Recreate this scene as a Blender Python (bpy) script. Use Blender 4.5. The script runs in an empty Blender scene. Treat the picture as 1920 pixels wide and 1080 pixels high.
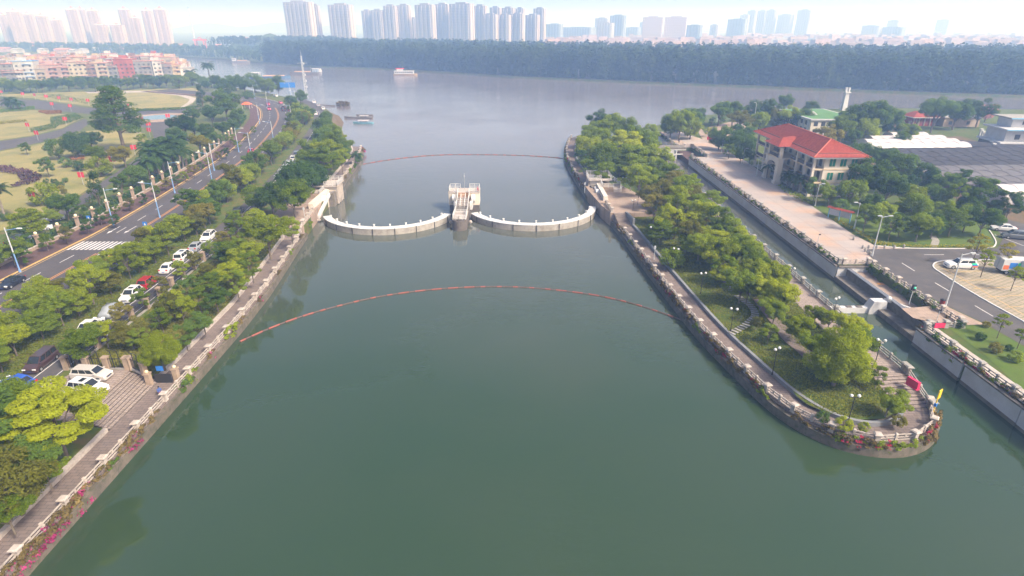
import bpy, bmesh, math, random
import numpy as np
from mathutils import Vector, Matrix

SC = bpy.context.scene
COL = SC.collection
R = math.radians
random.seed(7)
RNG = np.random.default_rng(11)

# ------------------------------------------------------------------ camera
CAM_H = 44.0            # metres above the water
FPX = 1110.0            # focal length in pixels of the 1920 px wide photograph
PITCH = math.atan((540 - 50) / FPX)
cam_d = bpy.data.cameras.new('Camera')
cam_d.sensor_width = 36.0
cam_d.lens = 36.0 * FPX / 1920.0
cam_d.clip_start = 1.0
cam_d.clip_end = 20000.0
cam = bpy.data.objects.new('Camera', cam_d)
COL.objects.link(cam)
cam.location = (0, 0, CAM_H)
cam.rotation_euler = (math.pi / 2 - PITCH, 0, 0)
SC.camera = cam

# ------------------------------------------------------------------ sky, sun, exposure
SUN_AZ = Vector((0.80, -0.60))      # horizontal direction towards the sun
SUN_EL = R(45)
world = bpy.data.worlds.new('World')
SC.world = world
world.use_nodes = True
wn = world.node_tree
wn.nodes.clear()
wo = wn.nodes.new('ShaderNodeOutputWorld')
wb = wn.nodes.new('ShaderNodeBackground')
ws = wn.nodes.new('ShaderNodeTexSky')
ws.sky_type = 'NISHITA'
ws.sun_disc = False
ws.sun_elevation = SUN_EL
ws.sun_rotation = math.atan2(SUN_AZ.x, SUN_AZ.y)
ws.air_density = 0.6
ws.dust_density = 6.0
ws.ozone_density = 1.0
wb.inputs['Strength'].default_value = 0.15
wn.links.new(ws.outputs[0], wb.inputs[0])
wn.links.new(wb.outputs[0], wo.inputs[0])
sun_d = bpy.data.lights.new('Sun', 'SUN')
sun_d.energy = 3.7
sun_d.angle = R(7.0)
sun_d.color = (1.0, 0.93, 0.83)
sun = bpy.data.objects.new('Sun', sun_d)
COL.objects.link(sun)
sd = Vector((SUN_AZ.x * math.cos(SUN_EL), SUN_AZ.y * math.cos(SUN_EL), math.sin(SUN_EL)))
sun.rotation_euler = (-sd).to_track_quat('-Z', 'Y').to_euler()
sun.location = sd * 200

SC.view_settings.view_transform = 'Standard'
SC.view_settings.look = 'None'
SC.view_settings.gamma = 1.0
SC.view_settings.use_curve_mapping = False
SC.view_settings.exposure = 0.72
SC.render.engine = 'CYCLES'
cy = SC.cycles
cy.use_denoising = True
cy.use_adaptive_sampling = True
cy.adaptive_threshold = 0.02
cy.max_bounces = 5
cy.diffuse_bounces = 3
cy.glossy_bounces = 2
cy.transmission_bounces = 2
cy.transparent_max_bounces = 4
cy.volume_bounces = 2
cy.sample_clamp_indirect = 6.0

# ------------------------------------------------------------------ geometry helpers
CP, SP = math.cos(PITCH), math.sin(PITCH)
def g(x, y, z=3.0):
    """Ground survey: the place at height z that the photograph shows at pixel (x, y)."""
    dx = (x - 960) / FPX
    dy = -(y - 540) / FPX
    Y = CP + dy * SP
    Z = -SP + dy * CP
    t = (z - CAM_H) / Z
    return Vector((dx * t, Y * t, z))
def axis_depth(p):
    return p[1] * CP - (p[2] - CAM_H) * SP
def lerp_tab(tab):
    xs = [a for a, _ in tab]; ys = [b for _, b in tab]
    return lambda v: float(np.interp(v, xs, ys))
def ordw(n):
    w = ['zeroth','first','second','third','fourth','fifth','sixth','seventh','eighth','ninth','tenth','eleventh','twelfth']
    if n < len(w): return w[n]
    s = 'th' if 10 <= n % 100 <= 20 else {1:'st',2:'nd',3:'rd'}.get(n % 10, 'th')
    return '%d%s' % (n, s)

class MB:
    """Collects faces for one mesh."""
    def __init__(s): s.v = []; s.f = []
    def add(s, vs, fs):
        b = len(s.v); s.v += [tuple(v) for v in vs]; s.f += [tuple(i + b for i in f) for f in fs]; return s
    def box(s, cx, cy_, z0, sx, sy, sz, rz=0.0, tx=1.0, ty=1.0):
        """box on z0, footprint centre (cx,cy), top scaled by tx,ty"""
        c, n = math.cos(rz), math.sin(rz); vs = []
        for z, ax, ay in ((z0, 1, 1), (z0 + sz, tx, ty)):
            for px, py in ((-1,-1),(1,-1),(1,1),(-1,1)):
                x = px * sx / 2 * ax; y = py * sy / 2 * ay
                vs.append((cx + x * c - y * n, cy_ + x * n + y * c, z))
        return s.add(vs, [(3,2,1,0),(4,5,6,7),(0,1,5,4),(1,2,6,5),(2,3,7,6),(3,0,4,7)])
    def bar(s, p, q, w, h=None):
        """square bar from p to q"""
        h = h or w; p = Vector(p); q = Vector(q); d = (q - p)
        if d.length < 1e-6: return s
        d.normalize(); up = Vector((0,0,1)) if abs(d.z) < .95 else Vector((1,0,0))
        a = d.cross(up).normalized() * w / 2; b = a.cross(d).normalized() * h / 2
        vs = [p-a-b, p+a-b, p+a+b, p-a+b, q-a-b, q+a-b, q+a+b, q-a+b]
        return s.add(vs, [(0,1,2,3),(7,6,5,4),(4,5,1,0),(5,6,2,1),(6,7,3,2),(7,4,0,3)])
    def tube(s, p, q, r0, r1=None, n=8, cap=True):
        r1 = r0 if r1 is None else r1; p = Vector(p); q = Vector(q); d = (q - p).normalized()
        up = Vector((0,0,1)) if abs(d.z) < .95 else Vector((1,0,0))
        a = d.cross(up).normalized(); b = a.cross(d)
        vs = []
        for c, r in ((p, r0), (q, r1)):
            for i in range(n):
                t = 2 * math.pi * i / n; vs.append(c + a * r * math.cos(t) + b * r * math.sin(t))
        fs = [(i, (i + 1) % n, n + (i + 1) % n, n + i) for i in range(n)]
        if cap: fs += [tuple(range(n))[::-1], tuple(range(n, 2 * n))]
        return s.add(vs, fs)
    def lathe(s, prof, n=10, c=(0,0,0)):
        vs = []
        for r, z in prof:
            for i in range(n):
                t = 2 * math.pi * i / n; vs.append((c[0] + r * math.cos(t), c[1] + r * math.sin(t), c[2] + z))
        fs = []
        for k in range(len(prof) - 1):
            for i in range(n):
                j = (i + 1) % n; fs.append((k*n+i, k*n+j, (k+1)*n+j, (k+1)*n+i))
        fs += [tuple(range(n))[::-1], tuple(range((len(prof)-1)*n, len(prof)*n))]
        return s.add(vs, fs)
    def ball(s, c, r, n=8, m=6, sz=1.0):
        prof = [(max(.001, r * math.sin(math.pi * k / m)), -r * sz * math.cos(math.pi * k / m)) for k in range(m + 1)]
        return s.lathe(prof, n, c)
    def prism(s, poly, z0, z1, bottom=False):
        """vertical prism over a plan polygon (counter-clockwise)"""
        poly = [(p[0], p[1]) for p in poly]
        if sum(a[0]*b[1]-b[0]*a[1] for a, b in zip(poly, poly[1:]+poly[:1])) < 0: poly = poly[::-1]
        n = len(poly)
        vs = [(x, y, z0) for x, y in poly] + [(x, y, z1) for x, y in poly]
        fs = [tuple(range(n, 2 * n))] + [(i, (i+1) % n, n + (i+1) % n, n + i) for i in range(n)]
        if bottom: fs.append(tuple(range(n))[::-1])
        return s.add(vs, fs)
    def strip(s, left, right, z):
        """flat ribbon between two point rows; z a number or a list"""
        n = len(left); zz = z if isinstance(z, (list, tuple)) else [z] * n
        vs = [(p[0], p[1], zz[i]) for i, p in enumerate(left)] + [(p[0], p[1], zz[i]) for i, p in enumerate(right)]
        return s.add(vs, [(i, n + i, n + i + 1, i + 1) for i in range(n - 1)])
    def mesh(s, name, mat=None, smooth=False):
        me = bpy.data.meshes.new(name)
        me.from_pydata(s.v, [], s.f)
        if mat: me.materials.append(MAT[mat])
        if smooth: me.polygons.foreach_set('use_smooth', [True] * len(me.polygons))
        me.update()
        return me
    def build(s, name, mat, parent=None, smooth=False, loc=None, rz=0, kind=None):
        return put(name, s.mesh(name, mat, smooth), parent, loc, rz, kind)
def put(name, me, parent=None, loc=None, rz=0, kind=None):
    o = bpy.data.objects.new(name, me); COL.objects.link(o)
    if parent: o.parent = parent
    if loc is not None: o.location = loc
    if rz: o.rotation_euler = (0, 0, rz)
    if kind: o['kind'] = kind
    return o
LABELS = {}
def tag(o, label, cat, group=None):
    LABELS.setdefault(label, []).append(o)
    o['label'] = label; o['category'] = cat
    if group: o['group'] = group
    return o
def thing(name, label, cat, loc=(0,0,0), rz=0, group=None):
    o = bpy.data.objects.new(name, None); COL.objects.link(o)
    o.empty_display_size = .3; o.location = loc; o.rotation_euler = (0, 0, rz)
    return tag(o, label, cat, group)
def struct(o): o['kind'] = 'structure'; return o
def dup(root, loc, rz=0, sc=None, label=None, cat=None, group=None):
    r = root.copy(); COL.objects.link(r); r.location = loc; r.rotation_euler = (0, 0, rz)
    if sc is not None: r.scale = sc if isinstance(sc, (tuple, list)) else (sc, sc, sc)
    for ch in list(root.children):
        c = ch.copy(); COL.objects.link(c); c.parent = r
        for gch in list(ch.children):
            d = gch.copy(); COL.objects.link(d); d.parent = c
    if label: tag(r, label, cat or root['category'], group)
    return r
def path_pts(pts, step):
    """resample a polyline; returns list of (point, tangent angle)"""
    P = [Vector((p[0], p[1], 0)) for p in pts]; out = []; seg = 0; d = 0.0
    L = [(b - a).length for a, b in zip(P, P[1:])]; tot = sum(L); n = max(1, round(tot / step))
    for k in range(n + 1):
        t = tot * k / n; i = 0
        while i < len(L) - 1 and t > L[i]: t -= L[i]; i += 1
        dr = P[i+1] - P[i]; out.append((P[i] + dr * (t / L[i]), math.atan2(dr.y, dr.x)))
    return out
def smooth_path(pts, it=2):
    P = [Vector((p[0], p[1])) for p in pts]
    for _ in range(it):
        Q = [P[0]]
        for a, b in zip(P, P[1:]): Q += [a * .75 + b * .25, a * .25 + b * .75]
        Q.append(P[-1]); P = Q
    return [(p.x, p.y) for p in P]
def offset(pts, d):
    """offset a polyline to its left by d"""
    P = [Vector((p[0], p[1])) for p in pts]; out = []
    for i, p in enumerate(P):
        a = P[max(0, i-1)]; b = P[min(len(P)-1, i+1)]; t = (b - a).normalized()
        out.append((p.x - t.y * d, p.y + t.x * d))
    return out

# ------------------------------------------------------------------ materials
MAT = {}
def nodes(name):
    m = bpy.data.materials.new(name); m.use_nodes = True; nt = m.node_tree; MAT[name] = m
    return m, nt, nt.nodes['Principled BSDF'], nt.nodes['Material Output']
def N(nt, t, **kw):
    n = nt.nodes.new(t)
    for k, v in kw.items(): setattr(n, k, v)
    return n
def mixrgb(nt, fac, a, b, mode='MIX'):
    n = nt.nodes.new('ShaderNodeMix'); n.data_type = 'RGBA'; n.blend_type = mode
    for sock, v in ((n.inputs[0], fac), (n.inputs[6], a), (n.inputs[7], b)):
        if hasattr(v, 'default_value') or hasattr(v, 'is_linked'): nt.links.new(v, sock)
        elif isinstance(v, (int, float)): sock.default_value = v
        else: sock.default_value = tuple(v) + (1,)
    return n.outputs[2]
def noise(nt, scale, detail=4, rough=.6, vec=None, stretch=None):
    n = nt.nodes.new('ShaderNodeTexNoise'); n.inputs['Scale'].default_value = scale
    n.inputs['Detail'].default_value = detail; n.inputs['Roughness'].default_value = rough
    if vec is None:
        gp = nt.nodes.new('ShaderNodeNewGeometry'); vec = gp.outputs['Position']
    if stretch:
        mp = nt.nodes.new('ShaderNodeMapping'); mp.inputs['Scale'].default_value = stretch
        nt.links.new(vec, mp.inputs[0]); vec = mp.outputs[0]
    nt.links.new(vec, n.inputs['Vector']); return n.outputs['Fac']
def ramp(nt, fac, a, b):
    n = nt.nodes.new('ShaderNodeMapRange'); n.inputs[1].default_value = a; n.inputs[2].default_value = b
    nt.links.new(fac, n.inputs[0]); return n.outputs[0]
def M(name, c1, c2=None, scale=.5, rough=.8, bump=0, bscale=None, metal=0, c3=None, scale3=6, amt3=.35, stretch=None, spec=.3):
    m, nt, p, o = nodes(name)
    p.inputs['Roughness'].default_value = rough; p.inputs['Metallic'].default_value = metal
    p.inputs['Specular IOR Level'].default_value = spec
    col = None
    if c2 is None: p.inputs['Base Color'].default_value = tuple(c1) + (1,)
    else:
        col = mixrgb(nt, ramp(nt, noise(nt, scale, stretch=stretch), .32, .68), c1, c2)
        if c3 is not None:
            f = nt.nodes.new('ShaderNodeMath'); f.operation = 'MULTIPLY'; f.inputs[1].default_value = amt3
            nt.links.new(ramp(nt, noise(nt, scale3, 3), .45, .7), f.inputs[0]); col = mixrgb(nt, f.outputs[0], col, c3)
        nt.links.new(col, p.inputs['Base Color'])
    if bump:
        b = nt.nodes.new('ShaderNodeBump'); b.inputs['Strength'].default_value = bump; b.inputs['Distance'].default_value = .1
        nt.links.new(noise(nt, bscale or scale * 8), b.inputs['Height']); nt.links.new(b.outputs[0], p.inputs['Normal'])
    return m
def MLEAF(name, dark, light, third=None, trans=.58, patch=None):
    m, nt, p, o = nodes(name)
    gp = N(nt, 'ShaderNodeNewGeometry'); oi = N(nt, 'ShaderNodeObjectInfo')
    col = mixrgb(nt, gp.outputs['Random Per Island'], dark, light)
    if third:
        f = N(nt, 'ShaderNodeMath', operation='POWER'); f.inputs[1].default_value = 1.5
        nt.links.new(oi.outputs['Random'], f.inputs[0]); f2 = N(nt, 'ShaderNodeMath', operation='MULTIPLY'); f2.inputs[1].default_value = .75
        nt.links.new(f.outputs[0], f2.inputs[0]); col = mixrgb(nt, f2.outputs[0], col, third)
    if patch: col = mixrgb(nt, ramp(nt, noise(nt, .045, 4, .7), .46, .66), col, patch)
    hs = N(nt, 'ShaderNodeHueSaturation')
    mr = N(nt, 'ShaderNodeMapRange'); mr.inputs[3].default_value = .75; mr.inputs[4].default_value = 1.25
    nt.links.new(oi.outputs['Random'], mr.inputs[0]); nt.links.new(mr.outputs[0], hs.inputs['Value']); nt.links.new(col, hs.inputs['Color'])
    d = N(nt, 'ShaderNodeBsdfDiffuse'); t = N(nt, 'ShaderNodeBsdfTranslucent'); mx = N(nt, 'ShaderNodeMixShader'); mx.inputs[0].default_value = trans
    nt.links.new(hs.outputs[0], d.inputs[0]); nt.links.new(hs.outputs[0], t.inputs[0])
    nt.links.new(d.outputs[0], mx.inputs[1]); nt.links.new(t.outputs[0], mx.inputs[2]); nt.links.new(mx.outputs[0], o.inputs[0])
    nt.nodes.remove(p); return m
def MBRICK(name, c1, c2, mortar, w, h, msize=.03, rough=.85, rot=0, var=(.8, .78, .76)):
    m, nt, p, o = nodes(name); p.inputs['Roughness'].default_value = rough; p.inputs['Specular IOR Level'].default_value = .25
    gp = N(nt, 'ShaderNodeNewGeometry'); mp = N(nt, 'ShaderNodeMapping'); mp.inputs['Rotation'].default_value = (0, 0, rot)
    nt.links.new(gp.outputs['Position'], mp.inputs[0])
    b = N(nt, 'ShaderNodeTexBrick'); b.inputs['Scale'].default_value = 1; b.inputs['Brick Width'].default_value = w; b.inputs['Row Height'].default_value = h
    b.inputs['Mortar Size'].default_value = msize; b.inputs['Color1'].default_value = tuple(c1) + (1,); b.inputs['Color2'].default_value = tuple(c2) + (1,); b.inputs['Mortar'].default_value = tuple(mortar) + (1,)
    nt.links.new(mp.outputs[0], b.inputs['Vector'])
    col = mixrgb(nt, ramp(nt, noise(nt, .25), .3, .7), b.outputs['Color'], mixrgb(nt, 1.0, b.outputs['Color'], var, 'MULTIPLY'))
    nt.links.new(col, p.inputs['Base Color']); return m

# ground and paving
M('lawn', (.042,.078,.010), (.075,.100,.016), .18, .95, c3=(.12,.085,.032), scale3=.6, amt3=.5, bump=.4, bscale=6)
M('verge', (.052,.092,.012), (.090,.110,.022), .25, .95, c3=(.17,.095,.045), scale3=.5, amt3=.6, bump=.4, bscale=5)
M('park_lawn', (.27,.22,.085), (.20,.185,.065), .05, .95, c3=(.11,.13,.04), scale3=.12, amt3=.6, bump=.3, bscale=4)
M('bright_lawn', (.060,.110,.010), (.090,.120,.016), .3, .95, c3=(.045,.075,.012), scale3=1.2, bump=.4, bscale=6)
M('soil', (.15,.09,.05), (.10,.075,.045), .6, .95, c3=(.06,.08,.02), scale3=1.5, amt3=.6)
M('asphalt', (.078,.070,.074), (.064,.058,.062), .12, .9, c3=(.10,.088,.088), scale3=2.5, amt3=.5)
M('old_asphalt', (.085,.079,.082), (.066,.061,.064), .15, .9, c3=(.115,.10,.095), scale3=.5, amt3=.5)
M('paint_white', (.62,.61,.62), (.48,.47,.48), 1.5, .7)
M('paint_yellow', (.50,.34,.13), (.42,.27,.10), 1.5, .7)
M('paint_orange', (.50,.24,.07), (.40,.18,.06), 1.5, .7)
MBRICK('red_pavers', (.135,.075,.068), (.11,.062,.056), (.08,.055,.05), .4, .2)
MBRICK('prom_pavers', (.215,.170,.158), (.170,.137,.128), (.105,.088,.082), .9, .45, .03)
MBRICK('step_pavers', (.32,.26,.235), (.27,.22,.20), (.14,.115,.105), .9, .45, .03)
MBRICK('terrace_pavers', (.36,.27,.22), (.30,.23,.19), (.22,.18,.16), 1.2, 1.2, .03)
M('plaza', (.40,.33,.30), (.30,.27,.265), .09, .8, c3=(.44,.28,.19), scale3=.14, amt3=.85)
def joints(name, w, h, dark, msize=.03):
    nt = MAT[name].node_tree; bs = nt.nodes['Principled BSDF'].inputs['Base Color']; src = bs.links[0].from_socket
    gp = N(nt, 'ShaderNodeNewGeometry'); b = N(nt, 'ShaderNodeTexBrick'); b.offset = 0
    for k, v in (('Scale', 1), ('Brick Width', w), ('Row Height', h), ('Mortar Size', msize), ('Color1', (1,1,1,1)), ('Color2', (.93,.93,.94,1)), ('Mortar', (dark, dark, dark, 1))): b.inputs[k].default_value = v
    nt.links.new(gp.outputs['Position'], b.inputs['Vector']); nt.links.new(mixrgb(nt, 1.0, src, b.outputs['Color'], 'MULTIPLY'), bs)
joints('plaza', 4.2, 4.2, .62, .05)
MBRICK('parking_pavers', (.36,.30,.235), (.30,.26,.205), (.20,.19,.12), 1.0, .8, .07, rot=R(-28))
M('concrete', (.33,.315,.30), (.25,.235,.225), .4, .85, c3=(.16,.15,.13), scale3=1.3, amt3=.5, bump=.15)
M('old_concrete', (.20,.175,.155), (.135,.12,.105), .5, .9, c3=(.075,.07,.055), scale3=1.2, amt3=.7, bump=.2)
M('pale_stone', (.45,.40,.37), (.36,.315,.29), .8, .8, c3=(.24,.20,.17), scale3=2.5, amt3=.6)
M('warm_stone', (.36,.27,.205), (.29,.22,.17), .8, .8, c3=(.20,.165,.14), scale3=2.5, amt3=.5)
M('cream_wall', (.62,.555,.48), (.55,.49,.43), .3, .8)
M('cream_trim', (.60,.48,.34), (.52,.41,.29), .5, .8)
M('white_wall', (.54,.54,.56), (.46,.46,.48), .2, .75, c3=(.36,.34,.32), scale3=.5, amt3=.4)
M('white_paint', (.60,.60,.61), (.50,.50,.51), 1.0, .55, c3=(.34,.29,.24), scale3=2.2, amt3=.35)
M('gate_face', (.36,.335,.31), (.28,.26,.24), .7, .6, c3=(.17,.14,.115), scale3=1.2, amt3=.6, stretch=(1,1,.2))
M('quay_stone', (.17,.14,.115), (.105,.09,.075), .6, .9, c3=(.06,.065,.035), scale3=1.6, amt3=.8, bump=.3, stretch=(1,1,.4))
M('stain', (.17,.15,.12), (.11,.10,.08), .8, .95)
M('dark_stone', (.12,.10,.095), (.085,.075,.07), 1.2, .9, c3=(.20,.17,.15), scale3=2, amt3=.5)
M('rust', (.30,.17,.10), (.40,.28,.20), 1.2, .85)
M('dark_metal', (.03,.03,.034), rough=.5)
M('grey_metal', (.38,.39,.42), rough=.45, metal=.3)
M('pole_white', (.46,.48,.51), rough=.5)
M('pole_blue', (.17,.30,.55), rough=.5)
M('globe', (.60,.60,.61), rough=.25)
M('globe_warm', (.70,.62,.42), rough=.3)
M('tyre', (.02,.02,.021), rough=.85)
M('rim', (.42,.43,.45), rough=.35, metal=.6)
M('glass_dark', (.018,.022,.027), rough=.06, spec=.8)
M('plate_blue', (.02,.08,.45), rough=.4)
M('lamp_clear', (.75,.77,.80), rough=.12)
M('lamp_red', (.45,.02,.02), rough=.2)
def MCAR(name, c):
    m, nt, p, o = nodes(name); p.inputs['Base Color'].default_value = tuple(c) + (1,); p.inputs['Roughness'].default_value = .28
    p.inputs['Coat Weight'].default_value = .6; p.inputs['Coat Roughness'].default_value = .08
for n, c in dict(car_white=(.60,.60,.61), car_black=(.012,.014,.02), car_red=(.30,.012,.018), car_brown=(.055,.03,.03), car_silver=(.46,.43,.41), car_grey=(.10,.11,.125),
                 car_blue=(.02,.08,.42), car_cover=(.27,.29,.32), car_steel=(.30,.32,.36), car_orange=(.62,.13,.03), car_pink=(.42,.03,.09)).items(): MCAR(n, c)
M('banner_red', (.50,.035,.05), rough=.7)
M('sign_blue', (.03,.17,.55), rough=.5)
M('sign_red', (.55,.03,.10), rough=.5)
M('sign_yellow', (.72,.48,.03), rough=.5)
M('green_light', (.05,.7,.4), rough=.3)
M('boom_red', (.27,.085,.07), (.19,.06,.05), 3.0, .8)
M('boom_dark', (.12,.075,.07), (.09,.065,.06), 3.0, .8)
M('trunk', (.16,.13,.10), (.10,.08,.065), 2.0, .95)
M('pale_trunk', (.24,.205,.17), (.16,.135,.11), 2.0, .95)
M('pool_water', (.16,.24,.28), (.12,.19,.23), .3, .2)
M('roof_tile', (.25,.038,.026), (.18,.028,.020), .5, .8, c3=(.32,.085,.05), scale3=1.5, amt3=.6)
M('roof_ridge', (.42,.12,.08), rough=.7)
M('gutter', (.10,.055,.05), rough=.7)
M('green_glass', (.01,.18,.12), (.01,.13,.09), 1.0, .15, spec=.6)
M('balcony_dark', (.06,.055,.06), (.09,.08,.085), .7, .8)
M('net_dark', (.040,.040,.052), (.030,.030,.040), .3, .9, c3=(.065,.065,.08), scale3=.9, stretch=(1, 6, 1))
M('net_grey', (.115,.112,.125), (.088,.085,.097), .3, .9, c3=(.15,.14,.15), scale3=.7)
M('film_white', (.52,.48,.49), (.43,.40,.41), .3, .45)
M('green_roof', (.09,.20,.07), (.07,.16,.06), .3, .9)
M('trim_blue', (.20,.42,.62), rough=.6)
# foliage
MLEAF('leaf_mid', (.115,.190,.014), (.255,.350,.026), (.275,.320,.030))
MLEAF('leaf_bright', (.185,.260,.010), (.370,.440,.022), (.360,.380,.024))
MLEAF('leaf_yellow', (.17,.18,.010), (.33,.31,.02), (.30,.26,.03))
MLEAF('leaf_dark', (.058,.130,.022), (.145,.230,.036), (.145,.215,.042))
MLEAF('leaf_deep', (.038,.098,.024), (.100,.175,.040), (.100,.165,.042))
MLEAF('leaf_olive', (.135,.150,.022), (.245,.250,.040), (.255,.220,.048))
MLEAF('leaf_palm', (.035,.080,.024), (.095,.155,.045))
MLEAF('leaf_purple', (.060,.028,.040), (.105,.055,.065), trans=.1)
MLEAF('leaf_rust', (.20,.09,.03), (.32,.15,.05), trans=.1)
MLEAF('flower_magenta', (.30,.03,.12), (.46,.07,.22), trans=.3)
MLEAF('flower_red', (.32,.02,.045), (.50,.05,.10), trans=.3)
MLEAF('flower_pink', (.55,.22,.25), (.65,.32,.33), trans=.3)
MLEAF('leaf_dry', (.11,.09,.035), (.17,.125,.055), trans=.15)
MLEAF('forest_leaf', (.014,.036,.014), (.050,.085,.026), trans=.2, patch=(.085,.120,.034))
MLEAF('grass_blade', (.085,.150,.012), (.170,.220,.026), (.19,.17,.04), trans=.35)
MLEAF('weed_blade', (.090,.150,.014), (.200,.220,.034), (.21,.17,.045), trans=.35)
# far towers: floors and bays as fine relief only
def MTOWER(name, c, win, fh=3.0, bw=3.2):
    m, nt, p, o = nodes(name); p.inputs['Roughness'].default_value = .7
    tc = N(nt, 'ShaderNodeTexCoord'); sx = N(nt, 'ShaderNodeSeparateXYZ'); nt.links.new(tc.outputs['Object'], sx.inputs[0])
    def cell(src, size, lo):
        a = N(nt, 'ShaderNodeMath', operation='DIVIDE'); a.inputs[1].default_value = size; nt.links.new(src, a.inputs[0])
        b = N(nt, 'ShaderNodeMath', operation='FRACT'); nt.links.new(a.outputs[0], b.inputs[0])
        c_ = N(nt, 'ShaderNodeMath', operation='GREATER_THAN'); c_.inputs[1].default_value = lo; nt.links.new(b.outputs[0], c_.inputs[0]); return c_.outputs[0]
    add = N(nt, 'ShaderNodeMath', operation='ADD'); nt.links.new(sx.outputs[0], add.inputs[0]); nt.links.new(sx.outputs[1], add.inputs[1])
    f = N(nt, 'ShaderNodeMath', operation='MULTIPLY'); nt.links.new(cell(sx.outputs[2], fh, .45), f.inputs[0]); nt.links.new(cell(add.outputs[0], bw, .4), f.inputs[1])
    nt.links.new(mixrgb(nt, f.outputs[0], c, win), p.inputs['Base Color']); return m
MTOWER('tower_grey', (.36,.33,.34), (.15,.15,.18))
MTOWER('tower_pink', (.42,.33,.33), (.17,.14,.17), 3.0, 4.0)
MTOWER('tower_pale', (.50,.48,.50), (.22,.24,.29), 3.2, 3.6)
MTOWER('tower_blue', (.28,.33,.40), (.15,.19,.26), 3.6, 2.4)
MTOWER('tower_grid', (.50,.40,.41), (.13,.13,.17), 4.2, 4.6)
M('tower_band', (.46,.39,.37), rough=.8)
M('far_roof', (.42,.20,.16), rough=.8)
M('window_dark', (.05,.055,.065), rough=.3)
# ================================================================== SETTING
ZP, ZL = 1.5, 3.0          # low promenades, land
def flat(name, poly, z, mat, px=True, parent=None):
    pts = [g(x, y, z) for x, y in poly] if px else [(x, y, z) for x, y in poly]
    pts = [(p[0], p[1]) for p in pts]
    if sum(a[0]*b[1]-b[0]*a[1] for a, b in zip(pts, pts[1:]+pts[:1])) < 0: pts = pts[::-1]
    o = MB().add([(x, y, z) for x, y in pts], [tuple(range(len(pts)))]).build(name, mat, parent)
    return o if parent else struct(o)

# ---- water
m, nt, p, o_ = nodes('water')
p.inputs['Roughness'].default_value = .035
p.inputs['IOR'].default_value = 1.36
p.inputs['Specular IOR Level'].default_value = 1.0
# still green basin water, turning into the silty river outside the gates
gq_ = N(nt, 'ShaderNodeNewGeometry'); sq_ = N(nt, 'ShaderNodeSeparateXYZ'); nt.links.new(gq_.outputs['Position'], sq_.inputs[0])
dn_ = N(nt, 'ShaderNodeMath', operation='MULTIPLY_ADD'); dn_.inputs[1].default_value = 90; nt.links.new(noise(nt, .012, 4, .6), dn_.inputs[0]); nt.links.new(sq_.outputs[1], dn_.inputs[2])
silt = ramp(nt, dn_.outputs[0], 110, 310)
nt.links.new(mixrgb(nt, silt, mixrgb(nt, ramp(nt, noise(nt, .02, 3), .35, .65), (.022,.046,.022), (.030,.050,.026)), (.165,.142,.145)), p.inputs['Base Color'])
rp = N(nt, 'ShaderNodeMapRange'); rp.inputs[1].default_value = .4; rp.inputs[2].default_value = .66; rp.inputs[3].default_value = .015; rp.inputs[4].default_value = .09
nt.links.new(noise(nt, .018, 5, .65, stretch=(1, 2.2, 1)), rp.inputs[0]); nt.links.new(rp.outputs[0], p.inputs['Roughness'])
h1 = noise(nt, .35, 3, .55, stretch=(1, 1.5, 1)); h2 = noise(nt, 1.6, 3, .6, stretch=(1, 1.8, 1)); h3 = noise(nt, .03, 2, .5)
mu = N(nt, 'ShaderNodeMath', operation='MULTIPLY'); mu.inputs[1].default_value = .22; nt.links.new(h2, mu.inputs[0])
ad = N(nt, 'ShaderNodeMath', operation='ADD'); nt.links.new(h1, ad.inputs[0]); nt.links.new(mu.outputs[0], ad.inputs[1])
# the open river is choppier than the sheltered basin behind the barrage
gp = N(nt, 'ShaderNodeNewGeometry'); sp = N(nt, 'ShaderNodeSeparateXYZ'); nt.links.new(gp.outputs['Position'], sp.inputs[0])
mr = N(nt, 'ShaderNodeMapRange'); mr.inputs[1].default_value = 120; mr.inputs[2].default_value = 330; mr.inputs[3].default_value = .065; mr.inputs[4].default_value = .40
nt.links.new(sp.outputs[1], mr.inputs[0])
m3 = N(nt, 'ShaderNodeMath', operation='MULTIPLY'); nt.links.new(mr.outputs[0], m3.inputs[0])
pt = N(nt, 'ShaderNodeMapRange'); pt.inputs[1].default_value = .35; pt.inputs[2].default_value = .65; pt.inputs[3].default_value = .45; pt.inputs[4].default_value = 1.25
nt.links.new(h3, pt.inputs[0]); nt.links.new(pt.outputs[0], m3.inputs[1])
bp = N(nt, 'ShaderNodeBump'); bp.inputs['Distance'].default_value = .35
nt.links.new(m3.outputs[0], bp.inputs['Strength']); nt.links.new(ad.outputs[0], bp.inputs['Height']); nt.links.new(bp.outputs[0], p.inputs['Normal'])
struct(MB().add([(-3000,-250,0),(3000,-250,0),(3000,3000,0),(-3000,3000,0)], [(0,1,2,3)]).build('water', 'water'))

# ---- left bank
xw = lerp_tab([(-100,-42.3),(66,-42.3),(90,-42.5),(105,-44.0),(122,-45.9),(140,-47.6),(160,-48.8),(185,-51.5),(205,-52.8),(224,-55.5),(232,-58)])
road_c = smooth_path([(-82.5,-60),(-82.5,60),(-82.2,86),(-82.3,110),(-82.2,126),(-86.5,169),(-93.5,218),(-106,270),(-118,310),(-138,355),(-175,398),(-250,440)], 2)
lane_c = smooth_path([(-60.6,40),(-60.8,64),(-61.6,90),(-62.2,113),(-64.2,137),(-71,187),(-85,261),(-97,311),(-112,350),(-130,380)], 2)
lane_x = lerp_tab([(p[1], p[0]) for p in lane_c]); road_x = lerp_tab([(p[1], p[0]) for p in road_c])
ys = list(range(-80, 233, 6))
edge = [(xw(y) - 9, y) for y in ys if y < 122] + [(xw(y) - .4, y) for y in (128, 140, 150, 164)] + [(xw(y) - 9, y) for y in ys if y > 168]
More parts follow.
